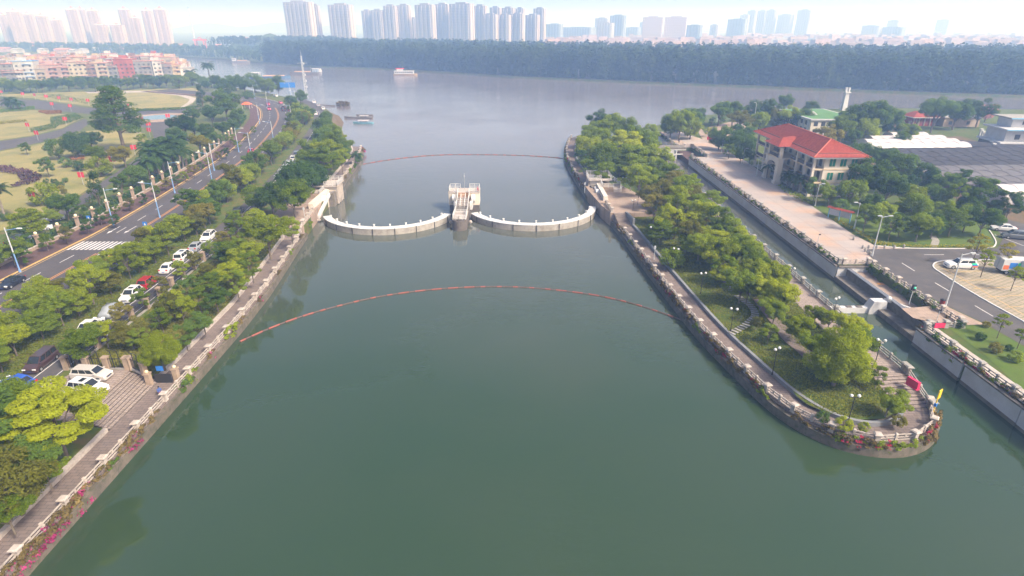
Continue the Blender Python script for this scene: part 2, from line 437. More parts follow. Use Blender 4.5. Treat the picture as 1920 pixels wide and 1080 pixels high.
shore = [(-68,240),(-73,262),(-80,285),(-84,305),(-93,330),(-112,362),(-130,385),(-160,420),(-210,470),(-262,505),(-320,560),(-372,650),(-400,740),(-440,850),(-560,1000),(-900,1150),(-2400,1200)]
land = edge + [(xw(232) - 5, 236)] + [(x - 6, y) for x, y in shore] + [(-2600,1200),(-2600,-80)]
struct(MB().prism(land, -2, 2.95).build('left_bank_ground', 'verge'))
# natural shore north of the promenade, sloping into the river
sh = [(-58,231)] + shore
ins = [(x - 7, y + 1) for x, y in sh]
mid = [(x + random.uniform(-1.5, 1.5) - 2.5, y + random.uniform(-1, 1)) for x, y in sh]
mb = MB(); n = len(sh)
mb.add([(x, y, 3.02) for x, y in ins] + [(x, y, 1.1 + random.uniform(-.3, .3)) for x, y in mid] + [(x + 1.0, y, -.4) for x, y in sh],
       [(i, i+1, n+i+1, n+i) for i in range(n-1)] + [(n+i, n+i+1, 2*n+i+1, 2*n+i) for i in range(n-1)])
struct(mb.build('river_shore', 'soil'))
def ribbon(name, pts, w0, w1, z, mat, parent=None):
    o = MB().strip(offset(pts, w0), offset(pts, w1), z).build(name, mat, parent)
    return o if parent else struct(o)
# promenade body, ledge and walkway
def bodyprism(name, a, b, z0, z1, mat):
    return struct(MB().prism(a + b[::-1], z0, z1).build(name, mat))
def prom_left(y0, y1, tagn):
    yy = [y0 + (y1 - y0) * k / 14 for k in range(15)]
    struct(MB().prism([(xw(y), y) for y in yy] + [(xw(y) - 10, y) for y in yy][::-1], -2, 1.2).build('quay_ledge', 'quay_stone'))
    struct(MB().prism([(xw(y) - .5, y) for y in yy] + [(xw(y) - 4.0, y) for y in yy][::-1], 1.0, ZP).build('promenade', 'prom_pavers'))
prom_left(-60, 122, 0); prom_left(164, 232, 1)
def kerb_and_slope(y0, y1, lab):
    yy = [y0 + (y1 - y0) * k / 10 for k in range(11)]
    k = MB().prism([(xw(y) - 4.0, y) for y in yy] + [(xw(y) - 4.5, y) for y in yy][::-1], 1.0, 1.98)
    tag(k.build('kerb_wall', 'pale_stone'), lab, 'kerb')
    mb = MB(); mb.strip([(xw(y) - 4.4, y) for y in yy], [(xw(y) - 9.2, y) for y in yy], 0)
    n = len(yy); mb.v = [(v[0], v[1], 1.9 if i < n else 2.955) for i, v in enumerate(mb.v)]
    struct(mb.build('verge_slope', 'verge'))
kerb_and_slope(-60, 55.5, 'pale stone kerb beside the walkway below the big bright tree')
kerb_and_slope(66.5, 122, 'pale stone kerb along the walkway between iron fence and stairs')
kerb_and_slope(165, 232, 'pale stone kerb along the far walkway beyond the left abutment')
# wide steps from the car park to the promenade
st = thing('terrace_steps', 'wide stone steps beside the parked white cars down to the promenade', 'steps', (0, 0, 0))
NS = 9
for k in range(NS):
    x0 = -46.3 - k * .42
    MB().prism([(x0, 55.8), (x0, 66.2), (x0 - .46, 66.2), (x0 - .46, 55.8)], 1.0, ZP + (k + 1) * (ZL - ZP) / (NS + 1)).build('step', 'step_pavers', st)
    MB().box(x0 + .012, 61.0, 1.0, .03, 10.38, .5 + (k + 1) * (ZL - ZP) / (NS + 1) - .035).build('riser', 'dark_stone', st)
struct(MB().prism([(-50.0, 55.6), (-50.0, 66.4), (-56, 66.4), (-58, 64), (-58, 58), (-56, 55.6)], 1.0, ZL).build('parking_apron', 'step_pavers'))
# gate terrace, left
struct(MB().prism([(xw(127) - .5, 126.5), (xw(164) - .5, 164), (xw(164) - 9.5, 164), (xw(150) - 10, 150), (xw(127) - 9.5, 126.5)], -2, 3.04).build('gate_terrace', 'terrace_pavers'))
sl = thing('promenade_stairs', 'grey stone stairs climbing from left promenade to the shaded terrace', 'stairs')
for k in range(10):
    y0 = 121.6 + k * .5
    MB().prism([(xw(y0) - .7, y0), (xw(y0) - 3.9, y0), (xw(y0) - 3.9, y0 + .55), (xw(y0) - .7, y0 + .55)], 1.0, ZP + .15 * (k + 1)).build('step', 'step_pavers', sl)
    MB().box(xw(y0) - 2.3, y0 - .012, 1.0, 3.1, .02, .5 + .15 * (k + 1) - .03).build('riser', 'dark_stone', sl)
MB().prism([(-50.0, 121.6), (-49.5, 121.6), (-50.3, 127), (-50.8, 127)], 1.2, 3.3).build('side_wall', 'pale_stone', sl)
struct(MB().prism([(xw(121), 121), (xw(128), 128), (xw(128) - 9, 128), (xw(121) - 9, 121)], -2, 1.19).build('quay_ledge', 'quay_stone'))
struct(MB().add([(xw(121)-4.4,121.9,1.9),(xw(127)-4.8,126.6,2.9),(xw(127)-9.4,126.6,2.97),(xw(121)-9.2,121.9,2.96)],[(0,1,2,3)]).build('verge_slope','verge'))

# lane, road, sidewalk
ribbon('lane', lane_c, -2.6, 2.6, 2.972, 'old_asphalt')
road = ribbon('road', road_c, -8.0, 8.0, 2.966, 'asphalt')
ribbon('sidewalk', road_c, 8.15, 13.2, 3.06, 'red_pavers')
kb = tag(MB().build('kerb', 'paint_yellow'), 'yellow painted kerb along the far side of the main road', 'kerb')
a, b = offset(road_c, 7.9), offset(road_c, 8.25); mb = MB()
for i in range(len(a) - 1): mb.prism([a[i], a[i+1], b[i+1], b[i]], 2.9, 3.09)
kb.data = mb.mesh('kerb', 'paint_yellow')
kb = tag(MB().build('kerb', 'concrete'), 'grey kerb along the near side of the main road', 'kerb')
a, b = offset(road_c, -7.9), offset(road_c, -8.2); mb = MB()
for i in range(len(a) - 1): mb.prism([a[i], a[i+1], b[i+1], b[i]], 2.9, 3.08)
kb.data = mb.mesh('kerb', 'concrete')
# markings: parts of the road
def seg(pts, s0, s1, off, w):
    """ribbon piece of a path between arc lengths, at an offset"""
    q = path_pts(pts, 1.0); q = [v for v, _ in q]
    k0, k1 = max(0, int(s0)), min(len(q) - 1, int(s1)); ln = [(v.x, v.y) for v in q[k0:k1 + 1]]
    return offset(ln, off - w / 2), offset(ln, off + w / 2)
def arc_of(y):
    q = path_pts(road_c, 1.0); return min(range(len(q)), key=lambda i: abs(q[i][0].y - y))
def mark(name, s0, s1, off, w, mat='paint_white', z=2.972):
    a, b = seg(road_c, s0, s1, off, w)
    if len(a) > 1: MB().strip(a, b, z).build(name, mat, road)
CX = arc_of(114.5)         # zebra crossing
for o2 in (-.22, .22):
    mark('centre_line', arc_of(40), CX - 5, o2 - 0.2, .2, 'paint_orange'); mark('centre_line', CX + 7, arc_of(340), o2 - 0.2, .2, 'paint_orange')
s = arc_of(60)
while s < arc_of(385):
    for off in (3.7, -4.0):
        if abs(s + 2 - CX) > 7.5: mark('lane_dash', s, s + 4, off, .16)
    s += 9
for o2 in (7.35, -7.35): mark('edge_line', arc_of(40), arc_of(380), o2, .15, 'paint_yellow' if o2 > 0 else 'paint_white')
for k in range(17):
    o2 = -7.0 + k * .88
    mark('zebra_stripe', CX - 2.6, CX + 2.4, o2, .45)
mark('stop_line', CX + 4, CX + 4.99, 3.6, 6.6); mark('stop_line', CX - 6, CX - 5.01, -3.8, 6.4)
for off, d in ((1.9, 1), (5.5, 1), (-2.1, -1), (-5.8, -1)):
    c = path_pts(road_c, 1.0)[CX + (10 if d > 0 else -13)]; an = c[1] + (math.pi if d > 0 else 0)
    nx, ny = -math.sin(c[1]), math.cos(c[1]); cx, cy_ = c[0].x + nx * off, c[0].y + ny * off
    t = MB(); ca, sa = math.cos(an), math.sin(an)
    for pl in ([(-2.6,-.09),(1.0,-.09),(1.0,.09),(-2.6,.09)], [(1.0,-.4),(2.6,0),(1.0,.4)]):
        t.add([(cx + x*ca - y*sa, cy_ + x*sa + y*ca, 2.974) for x, y in pl], [tuple(range(len(pl)))])
    t.build('arrow', 'paint_white', road)
lane_o = bpy.data.objects['lane']
for s0 in range(4, 250, 2):
    pass
a, b = seg(lane_c, 2, 290, 0.15, .12); MB().strip(a, b, 2.978).build('lane_line', 'paint_white', lane_o)
a, b = seg(lane_c, 2, 120, -2.3, .12); MB().strip(a, b, 2.978).build('edge_line', 'paint_white', lane_o)

# park lawns, paths and drives
flat('park_lawn', [(-40,179),(100,173.5),(200,170),(372,164.5),(376,178),(360,195),(340,204),(262,207),(205,206),(165,199),(60,184),(-40,178)], 2.96, 'park_lawn')
flat('park_drive', [(-60,182),(70,188),(155,201),(250,209.5),(395,202),(398,208),(330,216),(330,232),(313,243),(306,262),(268,300),(206,345),(155,384),(100,418),(80,418),(140,376),(196,338),(258,296),(290,262),(284,244),(262,236),(248,222),(170,214),(80,205),(-60,195)], 2.968, 'old_asphalt')
flat('park_lawn', [(-60,201),(60,205.5),(112,213),(158,221),(132,232),(118,240),(60,254),(-60,272)], 2.96, 'park_lawn')
flat('park_drive', [(-60,274),(60,256),(118,242),(134,233),(160,222.5),(168,230),(150,245),(80,266),(-60,294)], 2.972, 'old_asphalt')
flat('park_lawn', [(-60,296),(80,268),(152,247),(238,238),(262,246),(278,262),(262,284),(196,333),(142,370),(80,410),(-60,450)], 2.958, 'park_lawn')
flat('garden_path', [(160,172),(280,170),(340,176),(368,184),(362,192),(345,201),(338,201),(352,192),(356,186),(334,179),(280,173),(165,175)], 2.974, 'pale_stone')
c0 = g(296, 221, 2.98); struct(MB().lathe([(16, 0), (16, .15), (11, .15), (11, .3), (9, .3)], 28, c0).build('roundabout', 'terrace_pavers'))
struct(MB().lathe([(8.6, 0), (8.6, .36)], 28, c0).build('roundabout_pool', 'pool_water'))

# ---- island between basin and canal
WI = [(24,252),(21,236),(18.6,214),(19.0,190),(20.0,169),(21.0,155),(23.0,144),(24.5,130),(25.8,111),(27.1,94),(28.4,79.5),(30.6,68),(32.0,61.5),(34.0,57.2),(36.8,54.2),(40.3,52.7),(44.2,52.7),(48.2,54.6),(51.0,57.8),(52.0,61.0)]
EI = [(51.8,66),(51.4,75),(51.2,90),(51.2,110),(51.2,145),(51.0,170),(50.6,195),(49,215),(45,238),(38,256),(30,262)]
struct(MB().prism(smooth_path(WI, 2) + EI, -2, 1.2).build('island_base', 'quay_stone'))
wi = lerp_tab([(p[1], p[0]) for p in WI[::-1] if p[1] >= 60 and p[0] < 50])
Wpath = smooth_path(WI, 2)
# west and tip walkway
a = offset(Wpath, .5); b = offset(Wpath, 3.7); c = offset(Wpath, 4.15)
WY0 = [i for i, q in enumerate(Wpath) if q[1] < 137.5][0]; WY1 = [i for i, q in enumerate(Wpath) if q[1] > 164][-1]
struct(MB().prism(a[WY0:] + b[WY0:][::-1], 1.0, ZP).build('promenade', 'prom_pavers'))
struct(MB().prism(a[:WY1] + b[:WY1][::-1], 1.0, ZP).build('promenade', 'prom_pavers'))
M('kerb_slate', (.215,.22,.24), (.165,.17,.185), .8, .7)
KEND = [i for i, q in enumerate(b) if q[1] < 60.5][-1] - 2
mb = MB()
for i in range(WY0, KEND): mb.prism([b[i], b[i+1], c[i+1], c[i]], 1.2, 2.02)
tag(mb.build('kerb_wall', 'kerb_slate'), 'long slate grey kerb curving round the island lawn', 'kerb')
mb = MB()
for i in range(0, WY1 - 1): mb.prism([b[i], b[i+1], c[i+1], c[i]], 1.2, 2.02)
tag(mb.build('kerb_wall', 'kerb_slate'), 'slate grey kerb on the far island beyond the right abutment', 'kerb')
# lawn: rises from the west kerb to the east walk
LW = lambda y: wi(y) + 4.05
def lawn_z(x, y):
    t = (x - LW(max(y, 60))) / max(2.0, 46.2 - LW(max(y, 60))); t *= min(1, max(0, (y - 57.5) / 8)); return 1.95 + 1.03 * min(1, max(0, t)) + .05 * math.sin(x * .9) * math.sin(y * .7)
def lawn(rows, cols=9):
    mb = MB(); nr = len(rows); vs = []
    for x0, x1, y in rows:
        for k in range(cols):
            x = x0 + (x1 - x0) * k / (cols - 1); vs.append((x, y, lawn_z(x, y)))
    mb.add(vs, [(r*cols+k, r*cols+k+1, (r+1)*cols+k+1, (r+1)*cols+k) for r in range(nr-1) for k in range(cols-1)]); return mb
rows = [(40.5,43.5,57.2),(37.6,45.6,58.4),(36.0,46.2,60.2),(35.4,46.3,62)] + [(LW(y), 46.3, y) for y in (64,66,68,71,75,80,85,90,96,102,108,114,120,126,132,137)]
struct(lawn(rows).build('island_lawn', 'lawn', smooth=True))
rows = [(34, 46.3, 137), (34, 46.3, 146), (33, 46.3, 156), (30, 46.3, 164.5)] + [(LW(y), 46.3 if y < 200 else 45 - (y-200)*.12, y) for y in (165,172,180,190,200,210,220,230,240,248)]
struct(lawn(rows).build('island_lawn', 'lawn', smooth=True))
struct(MB().prism([(46.1,64.6),(51.1,66),(50.7,75),(50.6,110),(50.6,150),(50.4,180),(50,200),(48,216),(45,216),(46.1,195)], 1.0, ZL + .02).build('east_walk', 'step_pavers'))
# tip steps
tp = thing('tip_steps', 'stone steps at the round tip of the island beside the red box', 'steps')
for k in range(10):
    y0 = 65.2 - k * .56; zt = ZL - .15 * k
    MB().prism([(46.3 - .02 * k, y0), (51.0, y0 + .6), (51.2 - .03 * k, y0 + .02), (46.3, y0 - .58)], 1.1, zt).build('step', 'step_pavers', tp)
    MB().add([(46.3, y0 - .6, 1.1), (51.2 - .03 * k, y0 - .0, 1.1), (51.2 - .03 * k, y0 - .0, zt - .03), (46.3, y0 - .6, zt - .03)], [(0, 1, 2, 3)]).build('riser', 'dark_stone', tp)
# gate terrace on the island and its stairs
struct(MB().prism([(22.4,143),(20.8,158),(20.4,164.6),(30.5,164.6),(33.5,155),(34.6,140),(37.5,137.2),(23.6,137)], -2, 3.2).build('gate_terrace', 'terrace_pavers'))
sr = thing('promenade_stairs', 'grey stone stairs from island promenade up to the sunlit gate terrace', 'stairs')
for k in range(11):
    y0 = 131.4 + k * .5
    MB().prism([(wi(y0) + .6, y0), (wi(y0) + 3.7, y0), (wi(y0) + 3.7, y0 + .55), (wi(y0) + .6, y0 + .55)], 1.0, ZP + .155 * (k + 1)).build('step', 'step_pavers', sr)
    MB().box(wi(y0) + 2.15, y0 - .012, 1.0, 3.0, .02, .5 + .155 * (k + 1) - .03).build('riser', 'dark_stone', sr)
MB().prism([(27.9, 131.4), (28.4, 131.4), (27.6, 137.2), (27.1, 137.2)], 1.2, 3.5).build('side_wall', 'kerb_slate', sr)
# paths on the island
def path_on_lawn(name, px, w, mat):
    pts = [(v.x, v.y) for v in (g(x, y, 2.6) for x, y in px)]; pts = smooth_path(pts, 2)
    a, b = offset(pts, w/2), offset(pts, -w/2)
    struct(MB().strip(a, b, [lawn_z((p_[0]+q_[0])/2, p_[1]) + .09 for p_, q_ in zip(a, b)]).build(name, mat))
path_on_lawn('garden_path', [(1535,688),(1505,655),(1478,635),(1462,610),(1440,585),(1410,545),(1385,515),(1362,500),(1330,480)], 2.0, 'prom_pavers')
path_on_lawn('garden_path', [(1290,445),(1310,462),(1340,480)], 1.6, 'prom_pavers')
path_on_lawn('garden_path', [(1165,402),(1200,401),(1240,399),(1280,395)], 1.6, 'terrace_pavers')
sp_ = thing('stepping_stone_path', 'curving trail of grey stepping slabs across the island lawn', 'path')
spx = smooth_path([(v.x, v.y) for v in (g(x, y, 2.4) for x, y in [(1373,621),(1392,612),(1410,600),(1418,590),(1408,574),(1392,563),(1376,550),(1368,540),(1360,526)])], 2)
for q, an in path_pts(spx, .75):
    MB().box(0, 0, 0, .42, 1.15, .1).build('slab', 'concrete', sp_, loc=(q.x, q.y, lawn_z(q.x, q.y) + .02), rz=an + random.uniform(-.05, .05))

# ---- right bank
RB = [(60.6,-60),(60.6,78.6),(67.0,78.6),(67.0,103.4),(61.2,103.4),(61.2,205),(66.5,205),(66.5,222),(61.2,222),(60.8,250),(61.5,262),(66,276),(76,292),(90,306),(120,322),(160,334),(210,338),(260,335),(330,322),(600,290),(2600,270),(2600,-60)]
struct(MB().prism(RB, -2, 2.95).build('right_bank_ground', 'lawn'))
struct(MB().prism([(61.0,78.6),(67.2,78.6),(67.2,103.4),(61.0,103.4)], -2, .9).build('dock_sill', 'old_concrete'))
struct(MB().prism([(63.6,82),(67.1,82),(67.1,103.3),(63.6,103.3)], .5, 1.7).build('dock_floor', 'terrace_pavers'))
struct(MB().prism([(61.2,204.8),(66.6,204.8),(66.6,222.2),(61.2,222.2)], -2, 1.7).build('dock_floor', 'red_pavers'))
plaza = [(61.4,104.0),(61.4,204.6),(66.8,204.6),(66.8,222.4),(61.4,222.4),(61.3,250),(63,258),(72,257)] + [(v.x, v.y) for v in (g(x, y) for x, y in [(1320,262),(1345,274),(1400,303),(1470,352),(1515,381),(1560,412),(1600,440),(1640,460),(1700,466),(1618,467),(1640,490)])] + [(66.8,104.0)]
struct(MB().prism(plaza, 2.5, 3.01).build('plaza', 'plaza'))
flat('access_road', [(1617,466.5),(1870,466),(1882,445),(1858,418),(1838,402),(1870,398),(1920,420),(2080,480),(2080,740),(1920,648),(1848,607),(1772,572),(1700,535),(1640,490)], 2.966, 'old_asphalt')
flat('car_park', [(1752,491),(1790,488),(2080,488),(2080,690),(1920,601),(1850,563),(1800,534),(1757,506),(1749,498)], 2.985, 'parking_pavers')
flat('forecourt', [(1690,578),(1745,574),(1771,572.5),(1847,608),(1776,611),(1712,596)], 2.99, 'terrace_pavers')
flat('bright_lawn', [(1776,613),(1847,609),(1920,650),(2080,745),(2080,870),(1920,735),(1850,668)], 2.98, 'bright_lawn')
flat('grove_lawn', [(1560,412),(1640,459),(1700,465),(1864,465),(1869,455),(1855,432),(1838,404),(1760,385),(1600,380),(1530,385)], 2.972, 'bright_lawn')
flat('side_path', [(1742,464),(1748,450),(1742,442),(1755,442),(1762,452),(1757,464)], 2.98, 'concrete')
struct(MB().prism([(60.9,20),(60.9,78.4),(63.2,78.4),(63.2,20)], 2.6, 3.02).build('canal_walk', 'pale_stone'))
flat('north_court', [(1320,255),(1330,238),(1370,228),(1400,232),(1395,250),(1352,262)], 2.99, 'terrace_pavers')
flat('garden_path', [(1300,233),(1312,237),(1330,262),(1345,272),(1330,272),(1318,262)], 2.994, 'terrace_pavers')
flat('nursery_yard', [(1590,300),(1640,262),(1800,255),(1870,275),(2200,290),(2200,420),(1920,420),(1850,400),(1700,330)], 2.968, 'soil')
ac = bpy.data.objects['access_road']
def dash(px0, px1, w=.16, z=2.974, mat='paint_white', parent=None, name='lane_dash'):
    a, b = g(*px0, z), g(*px1, z); d = (b - a).normalized(); n_ = Vector((-d.y, d.x, 0)) * w / 2
    MB().add([a - n_, b - n_, b + n_, a + n_], [(0,1,2,3)]).build(name, mat, parent or ac)
for q in (((1691,493),(1715,508)),((1753,530),(1780,546)),((1828,573),(1862,593)),((1733,477.5),(1770,477.5)),((1823,477.5),(1845,477.5)),((1865,440),(1920,461))): dash(*q)
cpk = bpy.data.objects['car_park']
for q in (((1757,496),(1920,590)),((1775,510),(1840,508)),((1800,526),(1860,524)),((1825,541),(1920,537)),((1852,557),(1920,553)),((1885,576),(1920,574)),((1765,499),(1800,497)),((1845,497),(1880,495))):
    dash(*q, w=.14, z=2.992, mat='paint_yellow', parent=cpk, name='bay_line')
mb = MB(); q = [(v.x, v.y) for v in (g(x, y, 3) for x, y in [(2080,487),(1790,487.5),(1765,488.5),(1752,492),(1747.5,497.5),(1750,503),(1757,508),(1800,536),(1850,565.5),(1920,604),(2080,694)])]; q = smooth_path(q, 1); q2 = offset(q, .22)
for i in range(len(q) - 1): mb.prism([q[i], q[i+1], q2[i+1], q2[i]], 2.9, 3.1)
tag(mb.build('kerb', 'paint_white'), 'white kerb rounding the paver car park', 'kerb')
mb = MB(); q = smooth_path([(v.x, v.y) for v in (g(x, y, 3) for x, y in [(1640,461),(1700,466.5),(1860,466.5),(1870,458),(1866,447),(1856,432)])], 2); q2 = offset(q, .22)
for i in range(len(q) - 1): mb.prism([q[i], q[i+1], q2[i+1], q2[i]], 2.9, 3.1)
tag(mb.build('kerb', 'paint_white'), 'white kerb rounding the grassy grove', 'kerb')
# quay wall of the right bank, slab by slab
def quay_wall(name, label, segs, h0=-1.0):
    w = thing(name, label, 'wall')
    for (xa, ya), (xb, yb), k in segs:
        for i in range(k):
            t0, t1 = i / k, (i + 1) / k; A = Vector((xa + (xb-xa)*t0, ya + (yb-ya)*t0, 0)); B = Vector((xa + (xb-xa)*t1, ya + (yb-ya)*t1, 0))
            d = (B - A).normalized(); A += d * .05; B -= d * .05; nrm = Vector((-d.y, d.x, 0)); off_ = .16 + random.uniform(0, .05)
            pl = MB().prism([A - nrm * .02, B - nrm * .02, B + nrm * off_, A + nrm * off_], h0, 2.72).build('panel', 'white_wall', w)
            MB().prism([A - nrm * .01, B - nrm * .01, B + nrm * (off_ + .03), A + nrm * (off_ + .03)], h0, .42 + random.uniform(0, .12)).build('tide_stain', 'stain', pl)
            MB().prism([A - nrm * .3, B - nrm * .3, B + nrm * (off_ + .25), A + nrm * (off_ + .25)], 2.722, 2.95).build('coping', 'old_concrete', pl)
    return w
quay_wall('canal_wall', 'pale panelled quay wall below the plaza along the canal', [((61.2,103.4),(61.2,204.8),9), ((61.2,222.2),(60.8,250),3)])
quay_wall('canal_wall', 'pale stained quay wall below the bright lawn at lower right', [((60.6,20),(60.6,68),5), ((60.6,68.4),(60.6,78.5),1)])
quay_wall('end_wall', 'short white wall end beside the sunken dock', [((67.0,103.4),(61.2,103.4),1)])

# ---- far bank with the wood, far land
FB = [(-330,830),(-225,738),(-142,700),(-60,640),(0,588),(108,528),(200,482),(255,455),(305,432),(340,420),(420,400),(700,370),(3500,330),(6000,330),(6000,9000),(-6000,9000),(-6000,1500),(-2400,1330),(-1100,1240),(-800,1140),(-560,1030),(-430,930)]
struct(MB().prism(FB, -2, 1.6).build('far_bank_ground', 'verge'))
M('forest_floor', (.030,.034,.018), (.045,.040,.022), .1, .95)
struct(MB().add([(x, y + .4, 1.62) for x, y in FB[:13]] + [(x, y + 360, 1.62) for x, y in FB[:13]][::-1], [(k, k+1, 24-k, 25-k) for k in range(12)]).build('forest_floor', 'forest_floor'))
# ---- low hills on the skyline
def hill(name, x0, x1, y0, y1, h, seed, mat, sharp=1.0):
    rg = random.Random(seed); nx, ny = 36, 10; vs = []
    ph = [(rg.uniform(2, 9), rg.uniform(0, 6.3), rg.uniform(.1, .35)) for _ in range(5)]
    for j in range(ny + 1):
        for i in range(nx + 1):
            u, v = i / nx, j / ny
            e = (math.sin(math.pi * u) ** .7) * (math.sin(math.pi * v) ** .8)
            z = h * e * (.7 + sum(a * math.sin(f * u * 3 + p_ + v * 2) for f, p_, a in ph) * .5)
            vs.append((x0 + (x1-x0) * u, y0 + (y1-y0) * v, 1 + max(0, z)))
    fs = [(j*(nx+1)+i, j*(nx+1)+i+1, (j+1)*(nx+1)+i+1, (j+1)*(nx+1)+i) for j in range(ny) for i in range(nx)]
    return struct(MB().add(vs, fs).build(name, mat, smooth=True))
M('far_wood', (.035,.06,.025), (.055,.08,.035), .02, .95, bump=.6, bscale=.08)
hill('hill', -520, -330, 1080, 1240, 38, 3, 'far_wood')
hill('mountain', 1500, 5200, 5200, 6400, 95, 5, 'far_wood')
hill('mountain', -3600, -900, 5600, 6600, 90, 9, 'far_wood')

# ---- haze: one even body of air round everything
m = bpy.data.materials.new('haze_air'); m.use_nodes = True; nt = m.node_tree; nt.nodes.clear()
oo = nt.nodes.new('ShaderNodeOutputMaterial'); pv = nt.nodes.new('ShaderNodeVolumePrincipled')
pv.inputs['Color'].default_value = (.34, .54, 1.0, 1); pv.inputs['Absorption Color'].default_value = (1, 1, 1, 1); pv.inputs['Density'].default_value = .00078; pv.inputs['Anisotropy'].default_value = .1
pv.inputs['Density Attribute'].default_value = ''; pv.inputs['Color Attribute'].default_value = ''; pv.inputs['Temperature Attribute'].default_value = ''
m.cycles.homogeneous_volume = True
nt.links.new(pv.outputs[0], oo.inputs['Volume']); MAT['haze_air'] = m
hz = MB().prism([(-6200,-300),(6200,-300),(6200,9200),(-6200,9200)], -3.2, 185, bottom=True).build('haze', 'haze_air'); hz['kind'] = 'stuff'
# ================================================================== VEGETATION
def leaf_mesh(name, pts, nrm, size, mat, asp=1.5):
    """many small separate leaf faces, one quad each"""
    n = len(pts); a = np.cross(nrm, RNG.normal(size=(n, 3))); a /= np.linalg.norm(a, axis=1)[:, None] + 1e-9
    b = np.cross(nrm, a); b /= np.linalg.norm(b, axis=1)[:, None] + 1e-9
    s = (np.asarray(size) * RNG.uniform(.65, 1.35, n))[:, None] * .5
    q = np.stack([pts - a*s*asp, pts - b*s/asp*1.2, pts + a*s*asp, pts + b*s/asp*1.2], 1).reshape(-1, 3)
    me = bpy.data.meshes.new(name); me.vertices.add(4 * n); me.vertices.foreach_set('co', q.astype(np.float32).ravel())
    me.loops.add(4 * n); me.loops.foreach_set('vertex_index', np.arange(4 * n, dtype=np.int32))
    me.polygons.add(n); me.polygons.foreach_set('loop_start', np.arange(0, 4 * n, 4, dtype=np.int32))
    me.update(calc_edges=True); me.materials.append(MAT[mat]); return me
def unit(n):
    v = RNG.normal(size=(n, 3)); return v / np.linalg.norm(v, axis=1)[:, None]
def clump_cloud(cents, rads, per, flat_=.6, up=.9):
    P, Q = [], []
    for c, r, k in zip(cents, rads, per):
        d = unit(k); rr = r * RNG.uniform(.35, 1.0, k) ** .5
        p_ = d * rr[:, None]; p_[:, 2] *= flat_; P.append(p_ + c)
        nn = d * .7 + RNG.normal(size=(k, 3)) * .45; nn[:, 2] += up; Q.append(nn / np.linalg.norm(nn, axis=1)[:, None])
    return np.concatenate(P), np.concatenate(Q)
def wood_mesh(name, h, r, tips, fork, mat='trunk'):
    mb = MB(); mb.tube((0,0,-.05), (0,0,h*.5), r, r*.8, 7, False); mb.tube((0,0,h*.5), (0,0,h), r*.8, r*.55, 7, False)
    for t in tips:
        t = Vector(t); m_ = Vector((t.x*.45, t.y*.45, fork + (t.z - fork) * .6)); mb.tube((0,0,fork), m_, r*.5, r*.33, 5, False); mb.tube(m_, t, r*.33, r*.08, 5, False)
    return mb.mesh(name, mat)
SPEC = {}
def make_kind(kind, nvar, nleaf, lsize, hc, build):
    """hc: height of the crown centre over crown width"""
    L = []
    for v in range(nvar):
        cents, rads, fl, trunk_h, fork, r = build(v)
        w = np.array(rads) ** 2; per = np.maximum(8, (nleaf * w / w.sum()).astype(int))
        p_, n_ = clump_cloud(cents, rads, per, fl)
        cm = leaf_mesh(kind + '_crown', p_, n_, lsize, 'leaf_mid')
        tips = [tuple(c) for c in cents[::max(1, len(cents)//7)]][:8]
        L.append((wood_mesh(kind + '_trunk', trunk_h, r, tips, fork), cm))
    SPEC[kind] = (L, hc)
def b_spread(v):
    rg = random.Random(100 + v); C, Rr = [], []
    for lay, (z, rad, k) in enumerate(((.40, .40, 9), (.52, .43, 10), (.64, .33, 8), (.75, .19, 5))):
        for i in range(k):
            a = 2*math.pi*(i + rg.random()*.8)/k + lay; q = rad * rg.uniform(.55, 1.05)
            C.append((q*math.cos(a), q*math.sin(a), z + rg.uniform(-.05, .05))); Rr.append(rg.uniform(.10, .16))
    return np.array(C), Rr, .42, .45, .25, .022
def b_round(v):
    rg = random.Random(200 + v); C, Rr = [], []
    for i in range(46):
        u = unit(1)[0]; q = rg.uniform(.5, .98) ** .6
        C.append((u[0]*.40*q, u[1]*.40*q, .52 + u[2]*.34*q)); Rr.append(rg.uniform(.09, .16))
    return np.array(C), Rr, .85, .35, .2, .03
def b_loose(v):
    rg = random.Random(300 + v); C, Rr = [], []
    for i in range(26):
        a = rg.uniform(0, 6.28); z = rg.uniform(.35, 1.05); q = .44 * math.sqrt(max(.05, 1 - ((z - .62)/.5)**2)) * rg.uniform(.4, 1)
        C.append((q*math.cos(a), q*math.sin(a), z)); Rr.append(rg.uniform(.08, .15))
    return np.array(C), Rr, .6, .6, .3, .02
def b_tall(v):
    rg = random.Random(400 + v); C, Rr = [], []
    for lay in range(9):
        z = .42 + lay * .095; rad = .47 * (1 - (lay / 10) ** 1.6)
        for i in range(8):
            a = 2*math.pi*(i + rg.random())/8; q = rad * rg.uniform(.35, 1)
            C.append((q*math.cos(a), q*math.sin(a), z + rg.uniform(-.03, .03))); Rr.append(rg.uniform(.09, .15))
    return np.array(C), Rr, .38, 1.1, .35, .035
def b_young(v):
    rg = random.Random(500 + v); C, Rr = [], []
    for lay, (z, rad) in enumerate(((.85, .42), (1.08, .38), (1.32, .22))):
        for i in range(6):
            a = 2*math.pi*(i + rg.random())/6; q = rad*rg.uniform(.3, 1); C.append((q*math.cos(a), q*math.sin(a), z + rg.uniform(-.06, .06))); Rr.append(rg.uniform(.09, .15))
    return np.array(C), Rr, .4, 1.2, .6, .022
def b_ball(v):
    rg = random.Random(600 + v); C, Rr = [], []
    for i in range(26):
        u = unit(1)[0]; C.append((u[0]*.36, u[1]*.36, .40 + u[2]*.30)); Rr.append(rg.uniform(.12, .17))
    return np.array(C), Rr, .9, .2, .08, .03
